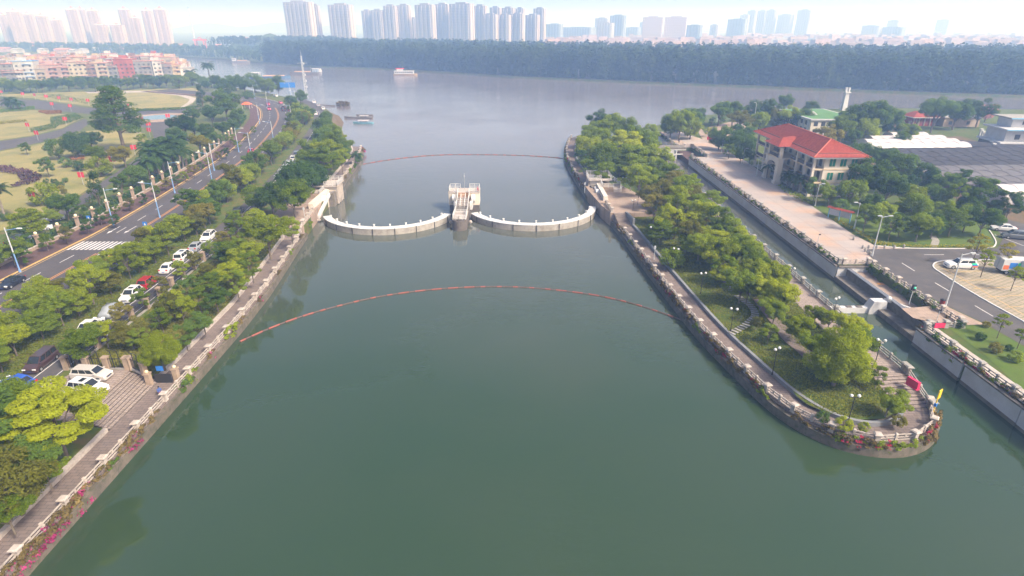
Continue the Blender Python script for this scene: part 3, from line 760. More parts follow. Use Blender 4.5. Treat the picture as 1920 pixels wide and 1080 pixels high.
def b_cone(v):
    rg = random.Random(700 + v); C, Rr = [], []
    for i in range(40):
        z = rg.uniform(.2, 1.5); q = .44 * (1 - ((z - .2)/1.4)) ** .7 * rg.uniform(.5, 1); a = rg.uniform(0, 6.28)
        C.append((q*math.cos(a), q*math.sin(a), z)); Rr.append(rg.uniform(.09, .15))
    return np.array(C), Rr, .9, .3, .15, .03
def b_clump(v):
    rg = random.Random(800 + v); C, Rr = [], []
    lob = [(rg.uniform(-.2, .2), rg.uniform(-.2, .2), rg.uniform(.42, .68), rg.uniform(.17, .27)) for _ in range(5)] + [(0, 0, .6, .26)]
    for i in range(54):
        x, y, z, r_ = lob[i % 6]; u = unit(1)[0]; q = rg.uniform(.6, 1.0)
        C.append((x + u[0]*r_*q, y + u[1]*r_*q, z + u[2]*r_*.8*q)); Rr.append(rg.uniform(.065, .125))
    C = np.array(C); C[:, :2] *= 1.22; C[:, 2] *= 1.04
    return C, [r_ * 1.1 for r_ in Rr], .7, .42, .22, .024
make_kind('clump', 8, 12500, .0245, .56, b_clump)
make_kind('dome', 2, 36000, .0165, .52, b_round)
make_kind('spread', 6, 9500, .026, .55, b_spread)
make_kind('broad', 2, 36000, .0165, .55, b_spread)
make_kind('round', 6, 9500, .027, .52, b_round)
make_kind('loose', 6, 6000, .029, .68, b_loose)
make_kind('tall', 1, 13000, .022, .80, b_tall)
make_kind('young', 3, 1500, .042, 1.08, b_young)
make_kind('ball', 2, 2600, .045, .40, b_ball)
make_kind('cone', 1, 3800, .036, .75, b_cone)
def set_mat(o, mat):
    o.material_slots[0].link = 'OBJECT'; o.material_slots[0].material = MAT[mat]
def plant(name, kind, loc, W, mat, label, cat, group, trunk='trunk', v=None, hs=1.0):
    L, hc = SPEC[kind]; tm, cm = L[(v if v is not None else random.randrange(len(L))) % len(L)]
    t = thing(name, label, cat, loc, random.uniform(0, 6.28), group); t.scale = (W, W, W * hs)
    o = put('trunk', tm, t)
    if trunk != 'trunk': set_mat(o, trunk)
    o = put('crown', cm, t); set_mat(o, mat); return t
COLW = dict(leaf_mid='green', leaf_bright='bright green', leaf_yellow='yellow green', leaf_dark='dark green', leaf_deep='deep green', leaf_olive='olive', leaf_dry='brownish', flower_pink='pink flowering')
KINDW = dict(spread='spreading tree', broad='big spreading tree', clump='leafy tree', dome='big domed tree', round='bushy tree', loose='airy tree', tall='tall layered tree', young='young staked tree', ball='rounded shrub', cone='cone-shaped tree')
NAMEW = dict(spread='spreading_tree', broad='spreading_tree', clump='leafy_tree', dome='domed_tree', round='bushy_tree', loose='airy_tree', tall='tall_tree', young='young_tree', ball='round_shrub', cone='cone_tree')
def zone(items, phrase, count, group, key, z=ZL, zfun=None, trunk='trunk', cat='tree', mult=1.0):
    """items: (crown px x, crown px y, crown width px, kind, material[, label]) measured in the photograph, or ('w', x, y, width m, kind, mat)"""
    L = []
    for it in items:
        if it[0] == 'w':
            _, x, y, W, kind, mat = it[:6]; loc = Vector((x, y, z))
        else:
            cx, cy_, wp, kind, mat = it[:5]
            if kind in ('spread', 'round') and (int(cx * 7 + cy_ * 13) % 3): kind = 'clump'
            hc = SPEC[kind][1]; W = 5.0
            for _ in range(5):
                P_ = g(cx, cy_, z + hc * W); W = wp * axis_depth(P_) / FPX
            loc = Vector((P_.x, P_.y, z))
        W *= mult
        if zfun: loc.z = zfun(loc.x, loc.y)
        L.append((loc, W, kind, mat))
    L.sort(key=lambda q: key(q[0])); out = []
    for i, (loc, W, kind, mat) in enumerate(L):
        lab = '%s %s %s, %s %s' % (COLW[mat], KINDW[kind], phrase, ordw(i + 1), count)
        c = 'shrub' if kind == 'ball' else cat
        out.append(plant(NAMEW[kind], kind, loc, W, mat, lab, c, group, trunk))
    return out
B, G_, D, O, Y, DD = 'leaf_bright', 'leaf_mid', 'leaf_dark', 'leaf_olive', 'leaf_yellow', 'leaf_deep'
near = lambda p_: p_.y
# island
isl = [(1578,662,118,'dome',B),(1672,742,56,'spread',G_),(1648,703,36,'loose',G_),(1556,600,40,'spread',B),(1594,610,56,'spread',B),(1507,612,56,'spread',B),
 (1340,468,68,'spread',B),(1405,470,60,'spread',G_),(1362,497,46,'loose',G_),(1412,502,52,'spread',B),(1440,520,62,'spread',B),(1405,533,50,'loose',G_),(1470,557,66,'spread',B),(1432,546,60,'spread',B),(1455,578,50,'spread',G_),(1420,596,24,'loose',O),(1444,616,34,'loose',G_),
 (1530,590,36,'spread',B),(1375,470,40,'loose',G_),(1525,640,50,'spread',G_),(1610,640,60,'spread',G_),
 (1255,405,60,'spread',B),(1266,388,52,'loose',B),(1242,360,48,'loose',O),(1217,368,42,'loose',O),(1282,357,50,'loose',G_),(1312,382,48,'spread',G_),(1325,402,56,'spread',B),(1345,413,48,'loose',G_),(1297,436,46,'loose',O),(1370,430,50,'spread',G_),(1385,445,46,'spread',B),
 (1200,338,52,'loose',G_),(1184,330,44,'loose',B),(1256,328,48,'spread',G_),(1237,318,42,'spread',G_),(1290,345,44,'spread',G_),(1335,375,40,'spread',G_),
 (1185,297,66,'spread',G_),(1226,297,60,'round',G_),(1140,297,66,'round',G_),(1104,276,50,'round',B),(1172,271,66,'spread',B),(1206,273,56,'round',G_),(1122,260,52,'round',G_),(1144,240,58,'round',G_),(1130,230,50,'round',D),(1190,263,56,'round',G_),(1160,246,54,'round',G_),(1096,262,38,'round',B),(1108,247,44,'round',G_),(1172,254,40,'round',O),(1092,292,30,'loose',D),(1100,312,34,'loose',G_),(1130,318,40,'loose',G_),(1215,250,36,'round',G_),
 (1270,372,44,'loose',B),(1228,385,44,'loose',O),(1240,425,46,'spread',G_),(1300,410,44,'spread',B),(1355,445,44,'loose',G_)]
ri = random.Random(77)
for k in range(46):
    y = 82 + k * 2.75 + ri.uniform(-1, 1); x0 = wi(y) + (9.5 if y < 165 else 6)
    if 136 < y < 166: x0 = 37
    isl.append(('w', ri.uniform(x0, 45.6), y, ri.uniform(3.6, 6.0), ri.choice(['clump', 'clump', 'loose', 'spread']), ri.choice([B, G_, G_, O])))
zone(isl, 'on the island lawn', 'counting away from the round tip', 'trees on the island', near, zfun=lawn_z, trunk='pale_trunk', mult=1.2)
zone([(1261,473,50,'ball',G_),(1587,780,34,'ball',B),(1625,785,24,'ball',B),(1547,768,28,'ball',D),(1690,775,30,'ball',O)], 'on the island grass', 'counting away from the round tip', 'shrubs on the island', near, zfun=lawn_z)
# left: strips either side of the lane
rs = random.Random(5); A = []
yy = 58.0
while yy < 300:
    w_r, w_l = road_x(yy) + 8.6, lane_x(yy) - 3.4
    for k in range(2 if w_l - w_r > 7 else 1):
        if rs.random() < .93:
            far = yy > 125; W = rs.uniform(4.6, 6.3) if not far else rs.uniform(5.8, 8.0)
            x = w_r + (w_l - w_r) * ((.22 + .52 * k) + rs.uniform(-.08, .08)) if w_l - w_r > 7 else (w_r + w_l)/2 + rs.uniform(-1, 1)
            kind = rs.choice(['loose','clump','clump','spread','loose']) if not far else rs.choice(['spread','clump','clump','loose','round'])
            A.append(('w', x, yy + rs.uniform(-1.3, 1.3), W, kind, rs.choice([G_, G_, B, B, O] if not far else [G_, G_, B, O, D])))
    yy += 4.2 if yy < 125 else 4.6
zone(A, 'between main road and parking lane', 'from the near end', 'trees between road and lane', near)
Bt = [(300,660,70,'dome',B),(140,648,80,'spread',G_),(196,628,46,'loose',B),(345,628,46,'loose',D),(380,602,46,'round',D),(404,560,46,'round',D),(340,582,46,'loose',B),(300,598,42,'loose',G_),(322,570,44,'loose',B),(258,632,42,'loose',G_),(372,560,38,'loose',G_),
 (430,512,56,'spread',B),(396,528,48,'spread',G_),(442,530,44,'loose',G_),(460,478,56,'spread',B),(430,478,44,'loose',G_),(500,440,80,'spread',B),(482,412,50,'spread',B),(455,460,40,'loose',G_),(470,500,46,'loose',G_),(545,430,40,'loose',G_),
 (548,368,74,'round',G_),(508,372,70,'round',D),(560,340,76,'round',DD),(585,330,60,'round',DD),(480,372,50,'round',G_),(600,300,62,'spread',G_),(618,285,56,'spread',B),(630,268,50,'round',G_),(608,262,46,'round',D),(640,300,36,'loose',G_),(590,282,50,'round',G_),(606,240,40,'round',D),(622,250,40,'round',G_),(612,222,26,'round',D),(598,290,40,'loose',B),(570,298,40,'round',G_),(645,285,34,'round',D)]
for k in range(40):
    y = 72 + k * 3.9 + ri.uniform(-1, 1)
    if 124 < y < 167 or (y < 124 and k % 2): continue
    Bt.append(('w', xw(y) - ri.uniform(6.5, 12.5), y, ri.uniform(3.0, 5.0), ri.choice(['clump', 'clump', 'loose', 'ball']), ri.choice([B, G_, D, O])))
zone(Bt, 'between parking lane and left promenade', 'from the near end', 'trees between lane and promenade', near, mult=1.15)
# clipped trees along the lane fence
fl = [('w', -58.2 if y < 110 else lane_x(y) + 3.9, y, 3.4, 'loose', O if i % 2 else G_) for i, y in enumerate((73, 79, 84, 89.5, 96, 101, 107, 113, 119, 125))]
zone(fl, 'beside the lane fence', 'from the near end', 'small trees along the lane fence', near)
# lower left
zone([(94,772,182,'broad',B),(22,745,110,'spread',G_),(45,850,130,'round',D),(15,900,150,'round',O),(20,790,110,'round',D),(78,868,86,'loose',G_),(10,960,90,'round',G_),(-60,800,200,'round',D)], 'in the lower-left thicket', 'from the photo bottom', 'trees at the lower left', near)
# street trees on the red sidewalk
sw = []
for i, (x, y, w) in enumerate([(40,478,34),(84,450,32),(122,438,32),(185,402,32),(214,392,22),(242,381,24),(266,371,22),(291,356,22),(310,343,24),(330,336,22),(346,328,20),(362,318,24),(376,309,17),(390,302,16),(410,290,18),(422,285,20),(445,270,17),(462,256,15),(476,243,14)]): sw.append((x, y, w, 'loose', (D, G_, O)[i % 3]))
zone(sw, 'on the red sidewalk', 'from the near end', 'street trees on the sidewalk', near)
# the park
park = [(215,212,96,'tall',D),(105,276,44,'round',D),(140,268,54,'round',DD),(168,262,50,'round',DD),(177,286,48,'round',G_),(230,288,48,'round',Y),(85,308,36,'loose',D),(47,275,22,'loose',D),(185,312,46,'ball',B),(122,304,24,'ball',D),(147,310,26,'ball',DD),(180,357,46,'cone',D),(120,382,62,'spread',D),(50,412,74,'spread',B),(80,362,54,'ball',B),(18,466,66,'spread',G_),(252,327,50,'round',D),(225,345,44,'loose',D),(272,312,44,'round',D),
 (372,265,44,'round',Y),(435,232,28,'round',D),(415,237,32,'round',D),(447,215,38,'round',D),(420,190,64,'round',D),(377,180,26,'cone',DD),(345,232,56,'round',DD),(395,212,46,'round',DD),(405,257,32,'round',D),(440,150,36,'round',D),(457,156,40,'round',D),(475,152,40,'round',D),(425,160,40,'round',D),(500,160,36,'round',G_),(520,155,34,'round',D),(360,212,34,'round',D),(465,178,24,'round',D),(385,245,34,'round',D),(430,260,24,'loose',G_),(562,178,30,'round',D),(545,190,30,'round',D),(558,205,34,'round',D),(578,210,30,'round',D),(250,232,30,'round',D),(265,262,26,'loose',G_),
 (86,339,12,'ball',D),(101,339,12,'ball',D),(112,345,16,'ball',D),(122,337,12,'ball',D),(98,350,18,'ball',D),(114,352,14,'ball',Y),(120,358,12,'ball',Y),(10,406,20,'ball',D),(300,270,36,'round',DD),(330,252,40,'round',DD),(362,240,36,'round',D),(160,420,30,'loose',D),(215,412,24,'loose',D),(95,402,40,'spread',G_),(35,440,40,'loose',D),(150,398,34,'loose',D)]
zone(park, 'in the left park', 'counting away from the zebra crossing', 'park trees and shrubs', near)
# belt below the village
belt = []
for i in range(34):
    x = -8 + i * 12.2; belt.append((x, 158 - .028 * x + rs.uniform(-3, 3), rs.uniform(22, 30), 'round', rs.choice([D, D, DD, G_])))
belt += [(400,150,26,'round',D),(412,163,24,'round',D),(388,157,22,'round',DD)]
zone(belt, 'in the belt below the village', 'counting from the left', 'trees below the village', lambda p_: p_.x / p_.y)
# right bank
grove = [(1620,332,78,'spread',D),(1665,355,62,'spread',D),(1530,352,40,'loose',D),(1557,364,40,'round',G_),(1597,362,52,'round',G_),(1615,289,48,'round',DD),(1652,297,50,'round',DD),(1695,312,52,'round',D),(1735,332,50,'round',DD),(1775,344,46,'round',D),(1802,340,40,'loose',DD),(1840,366,58,'loose',D),(1895,385,52,'loose',DD),(1712,367,46,'round',B),(1750,368,46,'round',D),(1797,372,46,'loose',G_),
 (1625,406,44,'loose',G_),(1655,402,50,'spread',G_),(1697,390,46,'round',B),(1717,392,56,'round',G_),(1672,424,42,'loose',G_),(1725,422,58,'spread',G_),(1752,422,48,'round',D),(1787,412,58,'spread',G_),(1814,408,50,'round',G_),(1845,412,60,'spread',D),(1640,382,40,'round',D),(1690,420,40,'loose',D),(1770,395,44,'round',G_),(1820,385,44,'round',D),(1575,390,34,'round',D),(1680,340,44,'round',D),(1860,392,40,'round',D),(1700,345,40,'round',DD)]
zone(grove, 'in the grove', 'counting away from the car park', 'trees of the grove', near, trunk='pale_trunk', mult=1.15)
north = [(1480,217,46,'round',G_),(1507,224,40,'round',D),(1472,191,34,'round',D),(1580,240,54,'round',G_),(1602,224,54,'round',D),(1640,222,74,'round',D),(1668,230,54,'round',DD),(1626,246,48,'round',G_),(1710,248,38,'round',G_),(1755,212,64,'round',D),(1795,210,58,'round',D),(1838,210,52,'round',D),(1555,256,44,'round',O),(1276,231,58,'round',G_),(1259,235,44,'round',G_),(1293,227,50,'round',D),(1311,217,30,'round',D),(1296,240,40,'round',B),(1350,209,48,'round',D),(1376,209,46,'round',D),(1388,224,46,'round',O),(1350,258,44,'round',D),(1369,263,40,'round',DD),(1388,268,50,'round',DD),(1392,250,40,'round',DD),(1405,275,38,'round',D),(1407,292,30,'round',D),(1440,205,44,'round',D),(1415,208,40,'round',D),(1425,228,36,'round',G_),(1455,222,34,'round',O),(1520,205,30,'round',D),(1690,262,34,'round',D),(1600,258,34,'round',D),(1368,282,24,'loose',G_),(1390,290,24,'loose',D),(1329,247,14,'loose',B),(1335,228,14,'loose',D),(1352,226,14,'loose',D),(1375,318,0,'ball',D)][:-1]
zone(north, 'behind the plaza on the right bank', 'from the near end', 'trees behind the plaza', near, mult=1.15)
plant('flowering_tree', 'round', g(1846, 228, 3), 9.0, 'flower_pink', 'pink flowering tree beside the white building by the river', 'tree', None)
zone([(1836,455,46,'young',Y),(1852,480,40,'young',B),(1893,468,40,'young',Y),(1908,510,36,'young',B),(1882,600,36,'young',B),(1918,625,30,'young',G_)], 'around the car park', 'from the lower right', 'young trees of the car park', near)
zone([(1801,607,20,'ball',DD),(1840,631,20,'ball',DD),(1868,652,26,'ball',O),(1905,668,28,'ball',G_),(1850,608,16,'ball',O),(1893,652,16,'ball',DD)], 'on the bright lawn at right', 'from its lower end', 'shrubs on the bright lawn', near)
# grass and weeds, uncountable
def turf(name, P, size, mat):
    P = np.array(P); n_ = RNG.normal(size=P.shape) * .55; n_[:, 2] += 1.0; n_ /= np.linalg.norm(n_, axis=1)[:, None]
    put(name, leaf_mesh(name, P, n_, size, mat, 1.8), kind='stuff')
P = []
while len(P) < 42000:
    y = 56 + 84 * random.random() ** 1.25; x = random.uniform(27, 46.2)
    if y < 63 and (x - 41) ** 2 + (y - 63) ** 2 > 30: continue
    if x < (LW(y) if y > 62 else 35.5) + .15: continue
    if math.sin(x * .8 + y * .33) + math.sin(y * .51 - x * .4) + random.gauss(0, 1.2) > -1.1: P.append((x, y, lawn_z(x, y) + .05))
turf('island_grass', P, .17, 'grass_blade')
P = []
while len(P) < 42000:
    y = 66.5 + 60 * random.random() ** 1.2; u = random.uniform(4.6, 14.8); x = xw(y) - u
    if x < -57.4 and y < 110: continue
    z = 1.9 + (min(u, 9.2) - 4.4) / 4.8 * 1.055
    if math.sin(x * .7 + y * .3) + random.gauss(0, .9) > -.5: P.append((x, y, z + .06))
turf('verge_grass', P, .19, 'weed_blade')
P = []
while len(P) < 26000:
    y = 58 + 70 * random.random() ** 1.2; x = random.uniform(road_x(y) + 8.5, lane_x(y) - 2.8)
    if math.sin(x * .6 + y * .4) + random.gauss(0, .9) > -.2: P.append((x, y, 3.0))
turf('strip_grass', P, .2, 'weed_blade')
# palms
def palm_mesh(seed, nf=24, L=3.0):
    rg = random.Random(seed); V, F = [], []
    for i in range(nf):
        a = 2*math.pi*i/nf + rg.uniform(-.15, .15); el = rg.uniform(.05, 1.15); p_ = Vector((0, 0, 0)); d = Vector((math.cos(a)*math.cos(el), math.sin(a)*math.cos(el), math.sin(el)))
        side = Vector((-math.sin(a), math.cos(a), 0)); pts = []
        for k in range(9):
            pts.append(p_.copy()); p_ = p_ + d * L / 8; d = (d + Vector((0, 0, -.23))).normalized()
        for k in range(8):
            for s_ in (-1, 1):
                for u in (0, .5):
                    q = pts[k].lerp(pts[k+1], u); w = .8 * math.sin(math.pi * (k + u + .6) / 9); e = q + side * s_ * w + Vector((0, 0, -.28 * w)) + (pts[k+1] - pts[k]) * .8
                    b = len(V); V += [q, q + (pts[k+1] - pts[k]) * .75, e]; F.append((b, b+1, b+2))
    return MB().add(V, F).mesh('fronds', 'leaf_palm')
PF = [palm_mesh(1), palm_mesh(2), palm_mesh(3, 14)]
def palm(px, py, h, label, group, sc=1.0, z=ZL):
    base = g(px, py, z); t = thing('palm_tree', label, 'palm tree', base, random.uniform(0, 6), group)
    MB().tube((0,0,-.1), (.05,0,h*.5), .24*sc, .2*sc, 8, False).tube((.05,0,h*.5), (.12,.05,h), .2*sc, .13*sc, 8, False).build('trunk', 'pale_trunk', t)
    c = put('crown', random.choice(PF), t, (.12, .05, h)); c.scale = (sc,) * 3
for i, (x, y, h, s_) in enumerate(((284,345,6.5,1.5),(300,335,7,1.6),(318,322,6.5,1.6),(328,315,8,1.6),(345,318,6,1.5),(292,325,7.5,1.5),(310,330,5.5,1.5),(338,302,7,1.5))): palm(x, y, h, 'royal palm in the clump beside the park drive, %s from the left' % ordw(i + 1), 'palms beside the park drive', s_)
palm(10, 408, 6.5, 'lone palm on the park lawn at the left edge', None, 1.1)
palm(395, 155, 13, 'tall thin palm standing against the river behind the park', None, 2.2); palm(362, 158, 9, 'shorter palm at the end of the village tree belt', None, 2.2)
palm(22, 205, 4, 'low palm pair near the upper park drive, left one', None, 1.6); palm(36, 206, 4, 'low palm pair near the upper park drive, right one', None, 1.6)
palm(668, 308, 3.0, 'palm leaning from the promenade edge by the far boom', None, 1.1, 1.5)
for i, (x, y) in enumerate(((1475,352),(1486,358),(1495,362),(1437,334))): palm(x, y, 3.6, 'short palm in front of the red-roofed house, %s from the right end' % ordw(4 - i), 'palms before the house', .85)
# shrub beds of the park
def bed(px, h, mat, label, dens=9, ls=.4):
    P_ = [g(x, y, 3) for x, y in px]; xs = [q.x for q in P_]; ysx = [q.y for q in P_]
    def inside(x, y):
        c = False; n = len(P_)
        for i in range(n):
            a, b = P_[i], P_[(i+1) % n]
            if (a.y > y) != (b.y > y) and x < (b.x-a.x)*(y-a.y)/(b.y-a.y) + a.x: c = not c
        return c
    area = (max(xs)-min(xs))*(max(ysx)-min(ysx)); pts = []
    for _ in range(int(min(9000, area*dens))):
        x, y = random.uniform(min(xs), max(xs)), random.uniform(min(ysx), max(ysx))
        if inside(x, y): pts.append((x, y, 3 + h * random.uniform(.4, 1)))
    pts = np.array(pts); n_ = RNG.normal(size=pts.shape)*.4; n_[:, 2] += 1; n_ /= np.linalg.norm(n_, axis=1)[:, None]
    o = put('shrub_bed', leaf_mesh('shrub_bed', pts, n_, ls, mat)); tag(o, label, 'shrub bed')
bed([(-5,312),(20,312),(35,318),(55,318),(55,324),(30,328),(8,325),(-5,322)], .6, 'leaf_purple', 'dark purple shrub bed at the left edge of the park lawn')
bed([(30,326),(60,322),(80,330),(75,340),(60,345),(25,352),(20,350),(40,340)], .6, 'leaf_purple', 'larger dark purple shrub bed beside the lone lawn tree')
bed([(130,296),(160,293),(160,300),(130,302)], .6, 'leaf_rust', 'rust coloured shrub bed behind the rounded park shrubs')
bed([(182,296),(208,290),(208,297),(185,302)], .7, 'leaf_rust', 'small rusty shrub bed left of the yellow green park tree')
bed([(72,208),(115,208),(117,213),(90,215),(72,211)], .5, 'leaf_rust', 'orange flower bed on the upper park lawn')
bed([(95,222),(140,215),(158,222),(130,232),(112,236),(105,242),(60,250),(58,243),(96,235)], .9, 'leaf_dark', 'dark green hedge mass between the park drives')
bed([(0,229),(50,225),(52,229),(0,233)], .5, 'leaf_yellow', 'yellow green hedge stripe on the upper park lawn')
bed([(0,207),(65,200),(66,206),(0,212)], .6, 'leaf_dark', 'dark hedge along the upper park drive')
bed([(65,178),(110,178),(180,192),(260,196),(262,200),(180,199),(100,186)], .9, 'leaf_dark', 'long dark hedge crossing the upper lawn')
bed([(108,263),(165,250),(166,252),(108,266)], .5, 'leaf_yellow', 'yellow hedge edging the lower park drive')
bed([(255,206),(340,203),(372,200),(372,203),(330,207),(255,210)], .8, 'leaf_dark', 'green hedge along the roundabout side of the upper lawn')
bed([(1563,414),(1640,460),(1700,466),(1862,466),(1862,462.5),(1702,462),(1645,455),(1567,410)], .55, 'leaf_yellow', 'clipped yellow green hedge edging the grove', 14, .3)
bed([(1515,385),(1480,368),(1455,350),(1462,348),(1500,366),(1528,384)], .6, 'leaf_bright', 'low green hedge in front of the red-roofed house', 14, .3)
# far wood on the opposite bank: one mass
def wood(name, front, depth, n_front, n_back, h, seed, kf=120, kb=34):
    rg = np.random.default_rng(seed); F_ = np.array(front, float); L = np.linalg.norm(np.diff(F_, axis=0), axis=1); cum = np.concatenate([[0], np.cumsum(L)])
    P, Q, S = [], [], []
    def one(s, d, hh, k, ls, low):
        x = np.interp(s, cum, F_[:, 0]); y = np.interp(s, cum, F_[:, 1]) + d; w = hh * rg.uniform(.14, .2)
        u = rg.normal(size=(k, 3)); u /= np.linalg.norm(u, axis=1)[:, None]; q = u * rg.uniform(.4, 1, (k, 1)) ** .5
        q[:, 0] *= w; q[:, 1] *= w; zz = (1 - low) / 2; q[:, 2] = (low + zz + q[:, 2] * zz) * hh
        P.append(q + np.array([x, y, 1.6])); nn = u + rg.normal(size=(k, 3)) * .5; nn[:, 2] += .6; Q.append(nn / np.linalg.norm(nn, axis=1)[:, None]); S.append(np.full(k, ls))
    for _ in range(n_front):
        d = 2 + rg.uniform(0, 1) ** 1.5 * 34; one(rg.uniform(0, cum[-1]), d, h * rg.uniform(.66, 1.18), kf, 1.35, rg.uniform(.2, .45))
        one(rg.uniform(0, cum[-1]), rg.uniform(0, 10), rg.uniform(5, 14), kf // 2, 1.4, .0)
    for _ in range(n_back): one(rg.uniform(0, cum[-1]), 34 + rg.uniform(0, depth - 34), h * rg.uniform(.76, 1.16), kb, 2.3, .62)
    P, Q, S = np.concatenate(P), np.concatenate(Q), np.concatenate(S)
    o = put(name, leaf_mesh(name, P, Q, S, 'forest_leaf', 1.3), kind='stuff'); return o
wood('far_wood', [(-328,832),(-225,742),(-142,704),(-60,644),(0,592),(108,532),(200,486),(255,459),(305,436),(340,424),(420,404),(560,388)], 330, 1300, 3600, 23.5, 4, 150)
wood('opposite_wood', [(-1500,1290),(-1100,1250),(-800,1150),(-560,1040),(-430,940),(-340,850)], 140, 420, 700, 13, 6, 70, 30)
wood('hill_wood', [(-530,1110),(-330,1100)], 150, 120, 260, 12, 8, 60, 30).location.z = 14
# ================================================================== PARAPETS, PLANTS ON THEM
PIL = MB().box(0,0,0,.52,.52,1.05).box(0,0,0,.62,.62,.18).mesh('pillar','pale_stone')
PILW = MB().box(0,0,0,.52,.52,1.05).box(0,0,0,.62,.62,.18).mesh('pillar','concrete')
CAPM = MB().box(0,0,0,.85,.85,.1).box(0,0,.1,.8,.8,.1,tx=.75,ty=.75).mesh('cap','pale_stone')
CAPW = MB().box(0,0,0,.85,.85,.1).box(0,0,.1,.8,.8,.1,tx=.75,ty=.75).mesh('cap','concrete')
POST = MB().box(0,0,0,.26,.26,.95).box(0,0,.95,.34,.34,.09,tx=.6,ty=.6).mesh('post','pale_stone')
POSTW = MB().box(0,0,0,.26,.26,.95).box(0,0,.95,.34,.34,.09,tx=.6,ty=.6).mesh('post','concrete')
RAIL = MB().box(0,0,-.06,1,.12,.12).mesh('rail','pale_stone'); RAILW = MB().box(0,0,-.06,1,.12,.12).mesh('rail','concrete')
BAL = MB().box(0,0,0,.2,.13,.4).mesh('baluster','pale_stone'); BALW = MB().box(0,0,0,.2,.13,.4).mesh('baluster','concrete')
def rail_between(A, B_, z0, z1, h, parent, me):
    d = B_ - A; o = put('rail', me, parent, ((A.x+B_.x)/2, (A.y+B_.y)/2, (z0+z1)/2 + h)); L = math.hypot(d.length, z1 - z0)
    o.scale = (L - .2, 1, 1); o.rotation_euler = (0, -math.atan2(z1 - z0, d.length), math.atan2(d.y, d.x))
def parapet(pts, z, step, label, worn=False, zf=None):
    t = thing('parapet', label, 'parapet'); q = path_pts(pts, step); pil, cap, post, rl, bl = (PILW, CAPW, POSTW, RAILW, BALW) if worn else (PIL, CAPM, POST, RAIL, BAL)
    zz = zf or (lambda p_: z)
    for i, (p_, an) in enumerate(q):
        o = put('pillar', pil, t, (p_.x, p_.y, zz(p_)), an); put('cap', cap, o, (0, 0, 1.05))
        if i < len(q) - 1:
            n_ = q[i+1][0]; mid = (p_ + n_) / 2; z0, z1 = zz(p_), zz(n_); zm = (z0 + z1) / 2
            put('post', post, t, (mid.x, mid.y, zm), math.atan2(n_.y-p_.y, n_.x-p_.x))
            for A, B_, a0, a1 in ((p_, mid, z0, zm), (mid, n_, zm, z1)):
                for h in (.14, .48, .84): rail_between(A, B_, a0, a1, h, t, rl)
                m_ = (A + B_) / 2; put('baluster', bl, t, (m_.x, m_.y, (a0+a1)/2 + .5), math.atan2(B_.y-A.y, B_.x-A.x))
    return t
L1 = [(xw(y) - .78, y) for y in (20, 40, 66, 80, 95, 105, 121)]
parapet(L1, ZP, 5.95, 'long pale stone parapet along the near left promenade')
parapet([(xw(y) - .78, y) for y in (122.2, 128)], 2.2, 3, 'short sloping parapet beside the left promenade stairs', zf=lambda p_: ZP + (p_.y - 121.8) * .25)
parapet([(xw(y) - .78, y) for y in (129, 138.5)], 3.04, 4.7, 'parapet on the terrace in front of the left gate abutment')
parapet([(xw(y) - .78, y) for y in (168, 185, 205, 228)], ZP, 5.0, 'far stone parapet on the left promenade beyond the gates')
Wr = offset(Wpath, .78)
parapet(Wr[WY0 + 2:-2], ZP, 4.5, 'long pale parapet round the west side and tip of the island')
parapet(Wr[:WY1 - 2], ZP, 5.0, 'far parapet on the island north of the right gate abutment')
parapet([(23.6, 144.5), (24.0, 137.6)], 3.2, 3.4, 'parapet on the terrace edge south of the right abutment')
parapet([(50.95,66.2),(50.7,75),(50.6,90),(50.6,110),(50.6,145),(50.4,170),(50.0,192)], ZL + .02, 5.8, 'grey stone parapet along the canal side of the island', True)
parapet([(51.0,65.4),(50.9,59.8)], 2.2, 5.6, 'sloping parapet beside the steps of the island tip', True, zf=lambda p_: ZP + max(0, min(1.5, (p_.y - 59.8) * .27)))
parapet([(61.75,104.2),(61.75,204)], 3.01, 7.8, 'grey parapet on the plaza edge above the canal', True)
parapet([(62.6,104.1),(67.2,104.1)], 3.01, 4.6, 'short pale parapet across the plaza end above the dock')
parapet([(67.5,103),(67.5,79.6)], 2.96, 3.9, 'pale parapet between sunken dock and access road')
parapet([(61.15,22),(61.15,77.6)], 3.02, 5.6, 'grey parapet above the stained wall at lower right', True)
parapet([(62.0,78.3),(67.0,78.3)], 3.0, 2.5, 'short pale parapet beside the red board and traffic light', True)
parapet([(67.2,204.2),(67.2,222.6)], 3.01, 4.5, 'far parapet round the upper dock by the footbridge')
parapet([(61.6,223.2),(66.8,223.2)], 3.01, 2.6, 'short parapet at the plaza end of the footbridge')
parapet([(61.5,224),(61.3,250)], 3.01, 5.2, 'far grey parapet on the north corner of the plaza', True)
# bougainvillea and bushes on the ledges
def bush_mesh(name, mat, k, ext, size, seed, flower=False):
    rg = np.random.default_rng(seed); d = rg.normal(size=(k, 3)); d /= np.linalg.norm(d, axis=1)[:, None]
    cl = rg.normal(size=(9, 3)) * np.array(ext) * .55
    idx = rg.integers(0, 5 if flower else 9, k); p_ = cl[idx] + d * np.array(ext) * (.38 if not flower else .42) * rg.uniform(.3, 1, (k, 1))
    p_[:, 2] -= np.maximum(0, p_[:, 1]) * .55; n_ = d + rg.normal(size=d.shape) * .5; n_[:, 2] += .5; n_ /= np.linalg.norm(n_, axis=1)[:, None]
    return leaf_mesh(name, p_, n_, size, mat)
BF = [bush_mesh('foliage', 'leaf_dry', 420, (1.3, .45, .42), .17, s_) for s_ in (1, 2, 3)]
BB = [bush_mesh('blossom', 'flower_magenta', 150, (1.25, .55, .5), .11, s_, True) for s_ in (1, 2, 3)]
